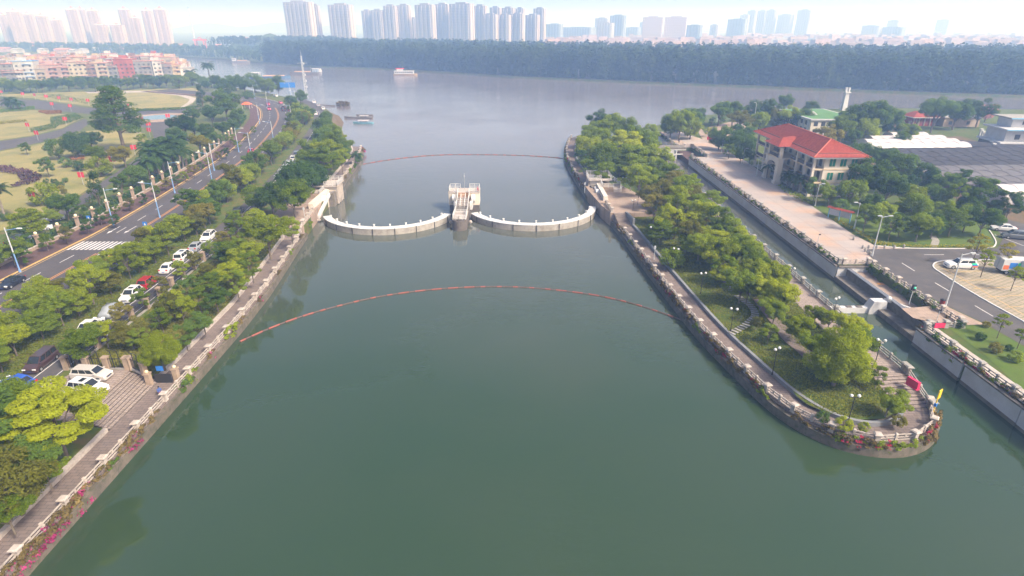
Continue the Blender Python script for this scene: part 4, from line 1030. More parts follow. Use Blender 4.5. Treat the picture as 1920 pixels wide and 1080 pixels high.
BR = [bush_mesh('blossom', 'flower_red', 90, (1.15, .45, .42), .14, s_, True) for s_ in (4, 5, 6)]
ROWS = {'on the near left quay ledge': 'from the bottom edge', 'on the far left quay ledge': 'beyond the gates', 'on the island ledge': 'from the far end', 'on the ledge of the island tip': 'from the left', 'on the plaza wall above the canal': 'from the dock',
        'on the north plaza corner': 'from the footbridge', 'on the lower right quay wall': 'from the dock', 'between dock and access road': 'from the plaza', 'by the upper dock': 'from the near end'}
CNT = {}
def bush(loc, an, leaf, flower, row, sc=1.0):
    """an: direction of the wall; the plant hangs over to the left of it"""
    CNT[row] = CNT.get(row, 0) + 1; i = random.randrange(3)
    word = {'leaf_dry': 'brownish', 'leaf_mid': 'green', 'leaf_dark': 'dark green', 'leaf_bright': 'bright green'}[leaf]
    lab = ('%s bougainvillea with %s blossoms %s, %s %s' % (word, {'flower_magenta': 'magenta', 'flower_red': 'red'}[flower], row, ordw(CNT[row]), ROWS[row])) if flower else '%s trailing bush %s, %s %s' % (word, row, ordw(CNT[row]), ROWS[row])
    t = thing('bougainvillea' if flower else 'trailing_bush', lab, 'shrub', loc, an, 'plants ' + row); t.scale = (sc,) * 3
    o = put('foliage', BF[i], t); set_mat(o, leaf)
    if flower: o = put('blossom', BB[i] if flower == 'flower_magenta' else BR[i], t); set_mat(o, flower)
FM, FR, DRY = 'flower_magenta', 'flower_red', 'leaf_dry'
for y, lf, fl_, s_ in ((36.3,DRY,FM,1.1),(38.5,DRY,FM,1.0),(40.2,DRY,FM,1.2),(42.2,DRY,FM,1.1),(44.0,DRY,FM,1.1),(45.6,DRY,FM,1.0),(48.6,DRY,None,.9),(50.4,'leaf_dark',None,.7),(52.4,DRY,None,.8),(54.4,DRY,FM,1.1),(58.5,DRY,None,.7),(66.0,'leaf_dark',None,1.2),(67.6,'leaf_mid',None,1.0),(73.2,DRY,FM,.7),(79.5,'leaf_mid',None,1.4),(84,DRY,None,.7),(92,DRY,FM,.6),(104,DRY,None,.7),(115,'leaf_mid',None,.8),(124,DRY,None,.8),(133,'leaf_mid',None,1.0)):
    bush((xw(y) - .35, y, 1.55 if y < 122 else 2.0), -math.pi/2, lf, fl_, 'on the near left quay ledge', s_ * 1.2)
for y, lf, fl_, s_ in ((170,'leaf_mid',None,1.2),(181,DRY,None,.9),(190,'leaf_mid',None,1.5),(198,'leaf_dark',None,1.6),(206,'leaf_dark',None,1.5),(216,'leaf_mid',None,1.4),(225,DRY,FM,2.0)): bush((xw(y) - .3, y, 1.7), -math.pi/2, lf, fl_, 'on the far left quay ledge', s_)
Wl = path_pts(offset(Wpath, .3), 1.0)
def at_w(y=None, x=None):
    if x is not None: return min([q for q in Wl if q[0].y < 58], key=lambda q: abs(q[0].x - x))
    return min([q for q in Wl], key=lambda q: abs(q[0].y - y))
for y, lf, fl_, s_ in ((246,DRY,None,1.6),(238,DRY,None,1.5),(230,DRY,None,1.5),(222,DRY,None,1.5),(214,'leaf_mid',None,1.5),(206,'leaf_mid',FR,1.6),(198,'leaf_dark',None,1.5),(190,'leaf_mid',None,1.4),(183,DRY,None,1.3),(177,DRY,FR,1.3),(170,DRY,None,1.3),(132,DRY,FR,1.0),(127.5,DRY,None,1.2),(121,'leaf_mid',None,.9),(115,DRY,None,.9),(111.5,DRY,FR,1.1),(107,DRY,None,.9),(103.5,DRY,None,1.2),(100.5,DRY,FR,1.0),(97,DRY,None,1.1),(94,DRY,FR,1.1),(91.5,DRY,None,1.2),(88.5,DRY,None,1.0),(86,DRY,FR,1.1),(83.3,DRY,None,1.2),(80.5,'leaf_mid',None,1.1),(77.8,DRY,FR,1.0),(75,DRY,None,1.2),(72.5,DRY,FR,1.2),(70.2,DRY,None,1.1),(67.5,DRY,None,1.0),(65.2,DRY,FR,1.0),(63,'leaf_mid',None,1.0),(60.8,DRY,None,.9)):
    q = at_w(y=y); bush((q[0].x, q[0].y, 1.6), q[1] + math.pi, lf, fl_, 'on the island ledge', s_)
for x, lf, fl_, s_ in ((34.5,DRY,None,1.0),(36.0,DRY,None,1.1),(37.6,'leaf_mid',None,1.1),(39.2,DRY,FR,1.2),(40.6,DRY,None,1.1),(42.0,'leaf_mid',FR,1.0),(43.6,'leaf_mid',None,1.0),(45.8,'leaf_mid',None,.9),(47.5,DRY,FR,1.2),(49.2,DRY,None,1.5),(50.4,DRY,FR,1.3)):
    q = at_w(x=x); bush((q[0].x, q[0].y, 1.6), q[1] + math.pi, lf, fl_, 'on the ledge of the island tip', s_)
for i, y in enumerate(range(107, 204, 4)): bush((61.35, y + random.uniform(-1, 1), 3.2), math.pi/2, ('leaf_dark', 'leaf_mid', DRY)[i % 3], None, 'on the plaza wall above the canal', random.uniform(.8, 1.25))
for i, y in enumerate(range(226, 252, 4)): bush((61.1, y, 3.2), math.pi/2, ('leaf_dark', DRY)[i % 2], None, 'on the north plaza corner', 1.3)
for y, lf, fl_, s_ in ((78,DRY,FR,.7),(73.5,'leaf_dark',None,1.7),(70.6,'leaf_mid',FR,1.5),(68.8,DRY,FR,.9),(66.9,'leaf_mid',FR,1.0),(65,DRY,FR,.8),(63,'leaf_mid',None,1.0),(61.2,DRY,FR,1.0),(59.4,DRY,None,.9),(57.4,DRY,FR,1.1),(55.2,DRY,FR,1.4),(53,DRY,FR,1.3)): bush((60.75, y, 3.1), math.pi/2, lf, fl_, 'on the lower right quay wall', s_)
for y, lf, s_ in ((101.5,'leaf_dark',1.5),(99,'leaf_mid',1.5),(94,'leaf_mid',.9),(90.6,'leaf_dark',1.3),(87,DRY,.9),(84,'leaf_dark',1.2),(81,DRY,.8)): bush((67.0, y, 2.9), math.pi/2, lf, None, 'between dock and access road', s_)
for y in (207, 212, 217): bush((67.0, y, 3.1), math.pi/2, 'leaf_dark', None, 'by the upper dock', 1.5)

# ================================================================== BARRAGE
def arc3(a, b, c, n):
    ax, ay = a; bx, by = b; cx, cy_ = c; d = 2*(ax*(by-cy_)+bx*(cy_-ay)+cx*(ay-by))
    ux = ((ax*ax+ay*ay)*(by-cy_)+(bx*bx+by*by)*(cy_-ay)+(cx*cx+cy_*cy_)*(ay-by))/d; uy = ((ax*ax+ay*ay)*(cx-bx)+(bx*bx+by*by)*(ax-cx)+(cx*cx+cy_*cy_)*(bx-ax))/d
    r = math.hypot(ax-ux, ay-uy); t0 = math.atan2(ay-uy, ax-ux); t1 = math.atan2(cy_-uy, cx-ux)
    if t1 < t0: t1 += 2*math.pi
    return [(ux + r*math.cos(t0+(t1-t0)*k/n), uy + r*math.sin(t0+(t1-t0)*k/n)) for k in range(n+1)]
def sector_gate(a, b, c, label):
    t = thing('sector_gate', label, 'floodgate'); q = arc3(a, b, c, 40); qi = offset(q, 1.7)
    mb = MB(); mb.prism(q + qi[::-1], -1, 1.42, True); mb.build('face_plate', 'gate_face', t)
    q1, qi1 = offset(q, -.08), offset(q, 1.78); mb = MB()
    for i in range(40): mb.prism([q1[i], q1[i+1], qi1[i+1], qi1[i]], 1.424, 1.56)
    mb.build('deck', 'white_paint', t)
    pm = MB().box(0,0,0,.34,.3,.5).box(0,0,.5,.44,.4,.1).mesh('bollard','white_paint'); sm = MB().box(0,0,0,.14,.12,1.9).mesh('fender','dark_metal')
    for i in range(2, 40, 4): put('bollard', pm, t, (qi[i][0]*.9+q[i][0]*.1, qi[i][1]*.9+q[i][1]*.1, 1.56), math.atan2(q[i][1]-qi[i][1], q[i][0]-qi[i][0]))
    for i in range(3, 40, 5): put('fender', sm, t, (q1[i][0], q1[i][1] - .02, -.35), math.atan2(q[i][1]-qi[i][1], q[i][0]-qi[i][0]))
    for i in range(0, 40, 4): pass
    return t
sector_gate((-46.2,139.6),(-30.5,129.7),(-15.2,141.6), 'curved white-topped sector gate between left bank and central pier')
sector_gate((-10.2,142.4),(5.6,132.6),(21.6,148.2), 'curved white-topped sector gate between central pier and island')
def railing(parent, pts, h=1.1, mat='white_paint', step=1.2, mids=2):
    """tube railing through 3-D points: posts and rails"""
    mb = MB()
    for a, b in zip(pts, pts[1:]):
        a, b = Vector(a), Vector(b); L = (b - a).length; n = max(1, round(L / step))
        for i in range(n + 1): p_ = a.lerp(b, i / n); mb.bar(p_, p_ + Vector((0,0,h)), .09)
        for k in range(mids + 1): mb.bar(a + Vector((0,0,h*(1-k/(mids+1)))), b + Vector((0,0,h*(1-k/(mids+1)))), .08)
    return mb.build('railing', mat, parent)
pr_ = thing('central_pier', 'concrete control pier with white railings standing midstream between both gates', 'pier', (-12.4, 0, 0))
nose = [(-1.75,135.5)] + [(-1.75*math.cos(k*math.pi/10), 134.4 - 1.75*math.sin(k*math.pi/10)) for k in range(0, 11)] + [(1.75,135.5)]
MB().prism(nose + [(1.75,150),(-1.75,150)], -2, 2.45).build('nose', 'dark_stone', pr_)
MB().prism([(-1.7,141),(1.7,141),(1.7,150),(-1.7,150)], 2.4, 3.0).build('stair_base', 'old_concrete', pr_)
MB().box(0,151.6,-2,7.6,4.2,3.6).build('footing', 'dark_stone', pr_)
MB().box(0,151.6,1.6,7.9,4.4,3.2).build('control_block', 'cream_wall', pr_)
MB().box(0,151.6,4.8,8.1,4.6,.2).build('deck', 'pale_stone', pr_)
st_ = thing; 
for k in range(10): MB().box(0, 149.2 - k*.72, 2.3, 2.7, .74, 2.65 - k*.26).build('stair', 'rust' if k < 3 else 'pale_stone', pr_)
MB().box(0,138,2.45,3.3,7.5,.12).build('catwalk', 'pale_stone', pr_)
for sx in (-1, 1):
    MB().tube((sx*2.0,148.6,3.6),(sx*2.9,148.6,3.6),1.05,1.05,16).build('sheave', 'white_paint', pr_)
    MB().box(sx*2.0,147.2,1.5,.7,3.4,1.7).build('hinge_bracket', 'white_paint', pr_)
    railing(pr_, [(sx*1.45,149.2,5.0),(sx*1.45,142.4,2.6),(sx*1.55,134.2,2.57)])
    railing(pr_, [(sx*1.4,149.5,5.0),(sx*3.85,149.5,5.0),(sx*3.85,153.8,5.0),(sx*1.2,153.8,5.0)], 1.15)
    railing(pr_, [(sx*.55,147.5,4.4),(sx*.55,142.6,2.7)], .9, mids=1)
    MB().ball((sx*2.4,137.2,.9),.42,10,6).build('float', 'pale_stone', pr_)
railing(pr_, [(-1.5,133.5,2.57),(0,132.9,2.57),(1.5,133.5,2.57)], 1.1, step=.75); railing(pr_, [(-1.5,138.6,2.57),(1.5,138.6,2.57)], 1.0)
MB().tube((0,152.5,5),(0,152.5,9.2),.07,.04,6).box(0,152.5,8.2,.3,.12,.5).build('antenna', 'grey_metal', pr_)
tag(MB().lathe([(.16,0),(.2,.1),(.2,.7),(.1,.85)],10,(-8.9,151.2,5.0)).lathe([(.09,.85),(.05,1.05)],8,(-8.9,151.2,5.0)).build('fire_extinguisher','sign_red'), 'small red cylinder on the corner of the central pier deck', 'extinguisher')
# abutments
def abutment(name, label, ox, oy, sx):
    """sx: +1 for the left bank (structure lies towards -x), -1 for the island"""
    t = thing(name, label, 'abutment', (ox, oy, 0)); X = lambda v: -sx * v
    MB().prism([(X(-.3),14),(X(-.3),23),(X(5.5),23),(X(5.5),14)], -1, 3.6).build('pier_wall', 'old_concrete', t)
    MB().prism([(X(-.6),16.4),(X(-.6),21.5),(X(2.4),22.4),(X(2.4),15.8)], 1.5, 4.9).build('hinge_tower', 'cream_wall', t)
    MB().prism([(X(-1.0),15.5),(X(-1.0),22.6),(X(5.6),22.6),(X(5.6),15.5)], 4.904, 5.15).build('upper_deck', 'pale_stone', t)
    MB().prism([(X(2.4),10.5),(X(2.4),15.4),(X(5.2),15.4),(X(5.2),10.5)], 3.0, 4.3).build('lower_deck', 'warm_stone', t)
    MB().prism([(X(1.2),1.2),(X(1.2),15.3),(X(2.3),15.3),(X(2.3),1.2)], -1, 4.4).build('gate_wall', 'cream_wall', t)
    for k in range(6): MB().prism([(X(5.3 if k else 5.3),9.8+k*.55),(X(7.2),9.8+k*.55),(X(7.2),10.4+k*.55),(X(5.3),10.4+k*.55)], 2.9, 3.3+k*.3).build('stair', 'pale_stone', t)
    MB().bar((X(.2),1.2,1.0),(X(.75),13.8,3.4),.5,.9).build('link_arm', 'white_paint', t)
    MB().tube((X(.3),9.6,3.2),(X(1.3),9.6,3.2),.95,.95,16).build('sheave', 'white_paint', t)
    railing(t, [(X(2.5),15.6,5.15),(X(-.9),15.6,5.15),(X(-.9),22.4,5.15),(X(5.4),22.4,5.15)], 1.15)
    railing(t, [(X(5.4),22.4,5.15),(X(5.4),15.6,5.15),(X(7.2),12.5,4.5),(X(7.2),9.8,3.3)], 1.15)
    railing(t, [(X(2.4),15.3,4.4),(X(2.4),10.6,4.3),(X(5.2),10.6,4.3)], 1.0)
    for k in range(4): MB().prism([(X(-.9),16.2+k*1.5),(X(-.9),16.7+k*1.5),(X(-.45),16.7+k*1.5),(X(-.45),16.2+k*1.5)], .2, 4.7).build('buttress', 'pale_stone', t)
    MB().box(X(.4), .6, .25, 1.6, .7, .35).build('mooring_block', 'pale_stone', t)
    return t
abutment('gate_abutment', 'cream concrete abutment with white railings at the left gate end', -47.6, 139.6, 1)
abutment('gate_abutment', 'cream concrete abutment with white railings at the island gate end', 22.2, 146.5, -1)
# ================================================================== BOOMS
def boom(px, label, n):
    q = smooth_path([(v.x, v.y) for v in (g(x, y, 0) for x, y in px)], 3); t = thing('floating_boom', label, 'boom'); pts = path_pts(q, 1.0)
    K = len(pts) / n
    for i in range(n):
        a = pts[int(i*K)][0]; b = pts[min(len(pts)-1, int((i+1)*K))][0]; d = b - a
        o = put('float', BOOMF[i % 2], t, ((a.x+b.x)/2, (a.y+b.y)/2, .06), math.atan2(d.y, d.x)); o.scale = (d.length * .96, 1, 1)
BOOMF = [MB().tube((-.5,0,0),(.5,0,0),.15,.15,8).mesh('float','boom_red'), MB().tube((-.42,0,0),(.42,0,0),.13,.13,8).tube((-.5,0,0),(-.42,0,0),.07,.07,6).tube((.42,0,0),(.5,0,0),.07,.07,6).mesh('float','boom_dark')]
boom([(450,641),(500,618),(560,595),(630,575),(700,558),(780,546),(850,540),(920,537.5),(990,539),(1080,548),(1140,558),(1200,573),(1260,594),(1303,610)], 'reddish floating boom arching across the near basin', 58)
boom([(681,308),(720,301),(760,296),(800,292),(840,290),(900,290),(960,291),(1010,293),(1056,297)], 'thin dark red floating boom arching beyond the gates', 46)
# ================================================================== BUILDINGS, NEAR
# the red-roofed house, open galleries towards the plaza (west)
hs = thing('red_roof_house', 'cream three-storey house with red hipped roof and open galleries beside the plaza', 'house', (0, 0, 2.95))
HX0, HX1, HY0, HY1 = 80.6, 90.2, 152.6, 191.0; FH = 3.5
MB().box((HX0+HX1)/2, (HY0+HY1)/2, -.3, HX1-HX0, HY1-HY0, 10.9).build('wall', 'cream_wall', hs)
for k in range(3):
    z = .1 + FH * k
    sl_ = MB().prism([(77.9,HY0+.01),(HX0-.003,HY0+.01),(HX0-.003,HY1-.01),(77.9,HY1-.01)], z - .1 if k else -.3, z + .25); sl_.build('gallery_floor', 'cream_trim' if k else 'concrete', hs)
    if k: MB().box((HX0+HX1)/2+.0, HY0 - .06, z, HX1-HX0+.2, .12, .3).build('string_course', 'cream_trim', hs)
COLM = MB().box(0,0,0,.8,.8,.5).box(0,0,.5,.58,.58,9.5).box(0,0,FH+.2,.72,.72,.3).box(0,0,2*FH+.2,.72,.72,.3).box(0,0,10.0,.78,.78,.3).mesh('column','cream_wall')
cols_y = [152.9, 157.4, 162.4, 178.6, 184.0, 190.6]
for y in cols_y: put('column', COLM, hs, (78.1, y, -.05))
BIG = MB().box(0,0,0,1.9,1.9,.9).box(0,0,.9,1.45,1.45,6.0).box(0,0,6.9,1.8,1.8,.4).box(0,0,7.3,.85,.85,2.8).box(0,0,10.0,1.1,1.1,.3).mesh('portico_pillar','cream_wall')
for y in (166.9, 174.3): put('portico_pillar', BIG, hs, (75.4, y, -.05))
MB().prism([(74.8,166.9),(77.88,166.9),(77.88,174.3),(74.8,174.3)], FH*2-.1, FH*2+.3).build('portico_floor', 'cream_trim', hs)
def arch_panel(name, p0, p1, z0, z1, r, mat):
    """wall piece with an arched opening below it, from p0 to p1"""
    a, b = Vector(p0), Vector(p1); mb = MB(); n = 10; d = b - a; nrm = Vector((-d.y, d.x)).normalized() * .18
    for i in range(n):
        t0, t1 = i/n, (i+1)/n
        f = lambda t: z0 + r * math.sqrt(max(0, 1 - (2*t - 1)**2))
        A, B_ = a + d*t0, a + d*t1
        mb.add([(A.x-nrm.x,A.y-nrm.y,f(t0)),(B_.x-nrm.x,B_.y-nrm.y,f(t1)),(B_.x-nrm.x,B_.y-nrm.y,z1),(A.x-nrm.x,A.y-nrm.y,z1),(A.x+nrm.x,A.y+nrm.y,f(t0)),(B_.x+nrm.x,B_.y+nrm.y,f(t1)),(B_.x+nrm.x,B_.y+nrm.y,z1),(A.x+nrm.x,A.y+nrm.y,z1)], [(0,1,2,3),(5,4,7,6),(1,0,4,5)])
    return mb.build(name, mat, hs)
arch_panel('portico_arch', (75.0,167.6), (75.0,173.6), 4.6, 6.88, 1.3, 'cream_wall')
for a_, b_ in zip(cols_y[:2] + [162.4], cols_y[1:3] + [166.9]): arch_panel('arcade_arch', (78.1, a_+.3), (78.1, b_-.3), 2.0, 3.1, .85, 'cream_wall')
for a_, b_ in ((174.3,178.6),(178.6,184.0),(184.0,190.6)): arch_panel('arcade_arch', (78.1, a_+.3), (78.1, b_-.3), 2.0, 3.1, .85, 'cream_wall')
for k in (1, 2):
    for a_, b_ in zip([152.9,157.4,162.4,174.6,178.6,184.0],[157.4,162.4,166.6,178.6,184.0,190.6]):
        MB().box(78.1,(a_+b_)/2,FH*k+.36,.08,b_-a_-.7,.85).build('balustrade','balcony_dark',hs)
MB().box(75.0,170.6,FH*2+.31,.08,6.0,.85).build('balustrade','balcony_dark',hs)
WIN = MB().box(0,0,0,.06,1.5,2.1).mesh('window','window_dark'); FRM = MB().box(-.02,0,-.1,.05,1.75,.1).box(-.02,0,2.1,.05,1.75,.1).box(-.02,-.81,0,.05,.12,2.1).box(-.02,.81,0,.05,.12,2.1).mesh('window_frame','white_wall')
for k in range(3):
    for y in (154.6,159.8,164.6,168.5,172.6,176.6,181.2,187.0):
        o = put('window', WIN, hs, (HX0-.04, y, FH*k+.75)); put('window_frame', FRM, o)
EW = MB().box(0,0,0,1.5,.07,1.9).mesh('window','green_glass'); EF = MB().box(0,-.02,-.1,1.8,.06,.1).box(0,-.02,1.9,1.8,.06,.1).box(-.82,-.02,0,.12,.06,1.9).box(.82,-.02,0,.12,.06,1.9).box(0,-.02,0,.07,.08,1.9).mesh('window_frame','cream_trim')
for k in range(3):
    for x in (82.6, 85.4, 88.2): o = put('window', EW, hs, (x, HY0-.04, FH*k+1.0)); put('window_frame', EF, o)
# hipped roof with flared eaves
EX0, EX1, EY0, EY1 = 76.7, 91.4, 150.9, 192.6; ze, zk, zr = 10.65, 11.7, 14.0; XM = 84.0
def hip(mb, x0, x1, y0, y1, z0, X0, X1, Y0, Y1, z1):
    mb.add([(x0,y0,z0),(x1,y0,z0),(x1,y1,z0),(x0,y1,z0),(X0,Y0,z1),(X1,Y0,z1),(X1,Y1,z1),(X0,Y1,z1)], [(0,1,5,4),(1,2,6,5),(2,3,7,6),(3,0,4,7)])
rf = MB(); hip(rf, EX0,EX1,EY0,EY1,ze, EX0+1.7,EX1-1.7,EY0+1.7,EY1-1.7,zk-.25); hip(rf, EX0+1.7,EX1-1.7,EY0+1.7,EY1-1.7,zk-.25, XM,XM+.02,EY0+7.4,EY1-7.4,zr)
rf.add([(EX0,EY0,ze-.02),(EX1,EY0,ze-.02),(EX1,EY1,ze-.02),(EX0,EY1,ze-.02)],[(3,2,1,0)])
ro = rf.build('roof', 'roof_tile', hs)
pr2 = MB(); py0, py1, ym = 165.4, 175.8, 170.6
pr2.add([(73.6,py0,ze),(73.6,py1,ze),(79.2,py1,ze+.06),(79.2,py0,ze+.06),(76.8,ym,ze+1.75),(82.2,ym,ze+1.85),(82.2,py0+2,ze+1.8),(82.2,py1-2,ze+1.8)], [(0,4,1),(0,3,6,5,4),(1,4,5,7,2),(0,1,2,3)])
pr2.build('portico_roof', 'roof_tile', hs)
mb = MB(); mb.bar((XM,EY0+7.4,zr),(XM,EY1-7.4,zr),.3,.2)
for cx, cy_, rx, ry in ((EX0,EY0,XM,EY0+7.4),(EX1,EY0,XM,EY0+7.4),(EX0,EY1,XM,EY1-7.4),(EX1,EY1,XM,EY1-7.4)):
    k = (cx + (1.7 if cx < XM else -1.7), cy_ + (1.7 if cy_ < 170 else -1.7), zk-.2); mb.bar((cx,cy_,ze+.05), k, .26, .16); mb.bar(k, (rx,ry,zr+.03), .26, .16)
mb.build('ridge', 'roof_ridge', ro)
mb = MB()
for a_, b_ in (((EX0+1.6,EY0+1.6),(EX1-1.6,EY0+1.6)),((EX0+1.6,EY0+1.6),(EX0+1.6,EY1-1.6))): mb.bar((*a_, zk-.28),(*b_, zk-.28),.2,.16)
mb.build('gutter', 'gutter', ro)
MB().box((EX0+EX1)/2,(EY0+EY1)/2,ze-.4,EX1-EX0-.4,EY1-EY0-.4,.37).build('cornice', 'white_wall', hs)
MB().tube((86.5,168,12.6),(86.5,168,13.9),.18,.18,8).build('roof_vent','white_wall',ro)
# courses of the tiled roof, laid as battens so that the slopes are not flat
mb = MB()
for k in range(1, 13):
    t = k / 13; x = EX0+1.7 + (XM-EX0-1.7)*t; z = zk-.25 + (zr-zk+.25)*t; y0 = EY0+1.7 + 5.7*t; y1 = EY1-1.7 - 5.7*t
    mb.bar((x, y0, z+.02), (x, y1, z+.02), .1, .07); x2 = EX1-1.7 - (EX1-1.7-XM)*t; mb.bar((x, y0, z+.02), (x2, y0, z+.02), .1, .07)
mb.build('tile_course', 'roof_tile', ro, kind='stuff')

# green-roofed building at the river
gb = thing('green_roof_building', 'building with flat green roof and cream colonnade behind the red-roofed house', 'building', (0,0,2.95))
gq = [(v.x, v.y) for v in (g(1477,199,9.5), g(1551,203,9.5), g(1527,232,9.5), g(1500,218,9.5))]
x0, x1, y0, y1 = 122, 142, 248, 280
MB().prism([(x0,y0),(x1,y0),(x1,y1),(x0,y1)], 0, 6.2).build('wall', 'cream_wall', gb)
MB().prism([(x0-.6,y0-.6),(x1+.6,y0-.6),(x1+.6,y1+.6),(x0-.6,y1+.6)], 6.2, 6.7).build('cornice', 'white_wall', gb)
MB().prism([(x0+.3,y0+.3),(x1-.3,y0+.3),(x1-.3,y1-.3),(x0+.3,y1-.3)], 6.704, 6.76).build('roof', 'green_roof', gb)
MB().box(128,262,6.77,4,4,1.3,tx=.2).build('skylight','white_wall',gb)
for y in range(250, 280, 4): MB().box(x0-.25,y,0,.5,.7,6.19).build('pilaster','white_wall',gb)
for y in range(252, 280, 4):
    for z in (1.0, 3.9): MB().box(x0-.03,y,z,.08,2.2,1.7).build('window','window_dark',gb)
for x in range(124, 142, 3):
    for z in (1.0, 3.9): MB().box(x,y0-.03,z,1.6,.08,1.6).build('window','window_dark',gb)
# small pavilion
pv_ = thing('red_pavilion', 'small red-walled pavilion with red tiled roof by the river', 'pavilion', g(1722, 234, 2.95))
MB().box(0,0,0,10,7,3.6).build('wall','roof_tile',pv_); MB().box(0,0,3.6,12.6,9.6,.3).build('cornice','white_wall',pv_); MB().box(0,0,3.9,12.4,9.4,2.0,tx=.45,ty=.3).build('roof','roof_tile',pv_)
for x in (-4.9,-2.5,0,2.5,4.9): MB().box(x,-3.6,0,.45,.45,3.6).build('column','warm_stone',pv_)
tw = thing('river_beacon', 'slim white beacon tower at the river edge behind the trees', 'beacon', g(1581, 207, 2.9))
MB().box(0,0,0,2.6,2.6,9,tx=.7,ty=.7).build('shaft','white_wall',tw); MB().box(0,0,9,3.0,3.0,.5).build('gallery','white_wall',tw); MB().box(-.8,0,9.5,.8,1.2,2.2).box(.8,0,9.5,.8,1.2,2.2).build('lantern','white_wall',tw)
# white building far right
wb_ = thing('white_building', 'white two-tier building with blue roof edges at the right border', 'building', (178, 214, 2.95), R(-6))
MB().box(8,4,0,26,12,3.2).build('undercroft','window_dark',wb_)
for x in range(-4, 21, 4): MB().box(x,-2.2,0,.6,.6,3.2).build('column','white_wall',wb_)
MB().box(8,4,3.2,27,14,.5).build('balcony','white_wall',wb_); MB().box(9,5,3.7,24,11,4.0).build('wall','white_wall',wb_); MB().box(9,4,7.7,27,14,.5).build('roof','white_wall',wb_); MB().box(9,-3.03,7.75,27.1,.1,.4).build('roof_edge','trim_blue',wb_)
MB().box(10,6,8.2,21,8,3.0).build('penthouse','white_wall',wb_); MB().box(10,6,11.2,24,11,.45).build('roof','concrete',wb_); MB().box(10,.46,11.22,24.1,.1,.4).build('roof_edge','trim_blue',wb_)
for x in (1,5,9,13,17): MB().box(x,-.54,4.4,1.7,.1,1.7).build('window','window_dark',wb_)
for x in (4,9,14,18): MB().box(x,1.96,9.2,2.2,.1,1.2).build('window','window_dark',wb_)
for x in range(-4, 22, 2): MB().bar((x,-2.9,3.7),(x,-2.9,4.6),.08).build('rail_post','white_paint',wb_)
hut = thing('riverside_hut', 'low tan hut with pale roof under the far right trees', 'hut', g(1792, 236, 2.95)); MB().box(0,0,0,16,6,4).build('wall','warm_stone',hut); MB().box(0,0,4,17,7,.5).build('roof','film_white',hut)
for x in (-5, 3): MB().box(x,-3.03,1,1.4,.1,1.5).build('window','window_dark',hut)
# nursery: white film tunnels and dark net houses (things, one per span)
def tunnel(cx, cy_, L, w, h, mat, label, rz=0, wall=2.2, cat='greenhouse', name='film_tunnel'):
    t = thing(name, label, cat, (cx, cy_, 2.95), rz, 'nursery roofs'); n = 12; mb = MB()
    prof = [(-w/2, 0), (-w/2, wall)] + [(-w/2*math.cos(math.pi*k/n), wall + (h-wall)*math.sin(math.pi*k/n)) for k in range(1, n)] + [(w/2, wall), (w/2, 0)]
    m_ = len(prof); mb.add([(-L/2, y, z) for y, z in prof] + [(L/2, y, z) for y, z in prof], [(i, i+1, m_+i+1, m_+i) for i in range(m_-1)] + [tuple(range(m_))[::-1], tuple(range(m_, 2*m_))])
    mb.build('cover', mat, t)
    rb = MB()
    for k in range(int(L // 4) + 1):
        x = -L/2 + 4*k
        for i in range(1, m_-2): rb.bar((x, prof[i][0]*1.004, prof[i][1]*1.01), (x, prof[i+1][0]*1.004, prof[i+1][1]*1.01), .09)
    rb.build('hoops', mat, t, kind='stuff'); return t
for i, (cx, cy_, L) in enumerate(((141,209.5,36),(143,216.5,34),(146,223.5,28),(151,231,14))): tunnel(cx, cy_, L, 7.2, 4.2, 'film_white', 'white film tunnel in the nursery, %s from the dark nets' % ordw(i+1), R(3))
for i, (cx, cy_, L, mt) in enumerate(((162,202.5,76,'net_dark'),(163,195.8,82,'net_dark'),(165,189,90,'net_dark'),(166,182.2,96,'net_dark'),(167,175.4,98,'net_grey'),(168,168.6,98,'net_grey'),(169,161.8,96,'net_grey'),(170,155,90,'net_grey'))):
    tunnel(cx, cy_, L, 6.9, 3.6, mt, '%s shade net span, %s counting from the white tunnels' % ('dark' if mt == 'net_dark' else 'grey', ordw(i+1)), R(3), 2.6, 'shade net', 'net_span')
for cx, cy_, L, lab in ((131,147.5,18,'white film tunnel with rounded end behind the grove trees'),(141,140,26,'second white film tunnel nearer the car park'),(158,150,16,'pale rounded tunnel end at the right border')): tunnel(cx, cy_, L, 7.4, 4.6, 'film_white', lab, R(3))
tunnel(168, 215, 26, 9, 3.2, 'net_dark', 'collapsed dark shade net below the white building', R(-30), 2.2, 'shade net', 'net_span')
for i in range(9): MB_ = tag(MB().box(0,0,0,.7,.7,3.6).box(0,0,3.6,1.0,1.0,.3).build('gate_post', 'warm_stone', loc=g(1608+i*13.5, 262-1.2*i if i < 5 else 250-.8*i, 2.95)), 'pale stone fence pillar behind the white tunnels, %s from the left' % ordw(i+1), 'pillar', 'pillars behind the nursery')
for i in range(8): tag(MB().box(0,0,0,.8,.8,3.2).box(0,0,3.2,1.1,1.1,.3).build('gate_post', 'white_wall', loc=g(1836+i*3.2, 258+i*4.2, 2.95)), 'white pillar in the row beside the white building, %s from the top' % ordw(i+1), 'pillar', 'pillars by the white building')
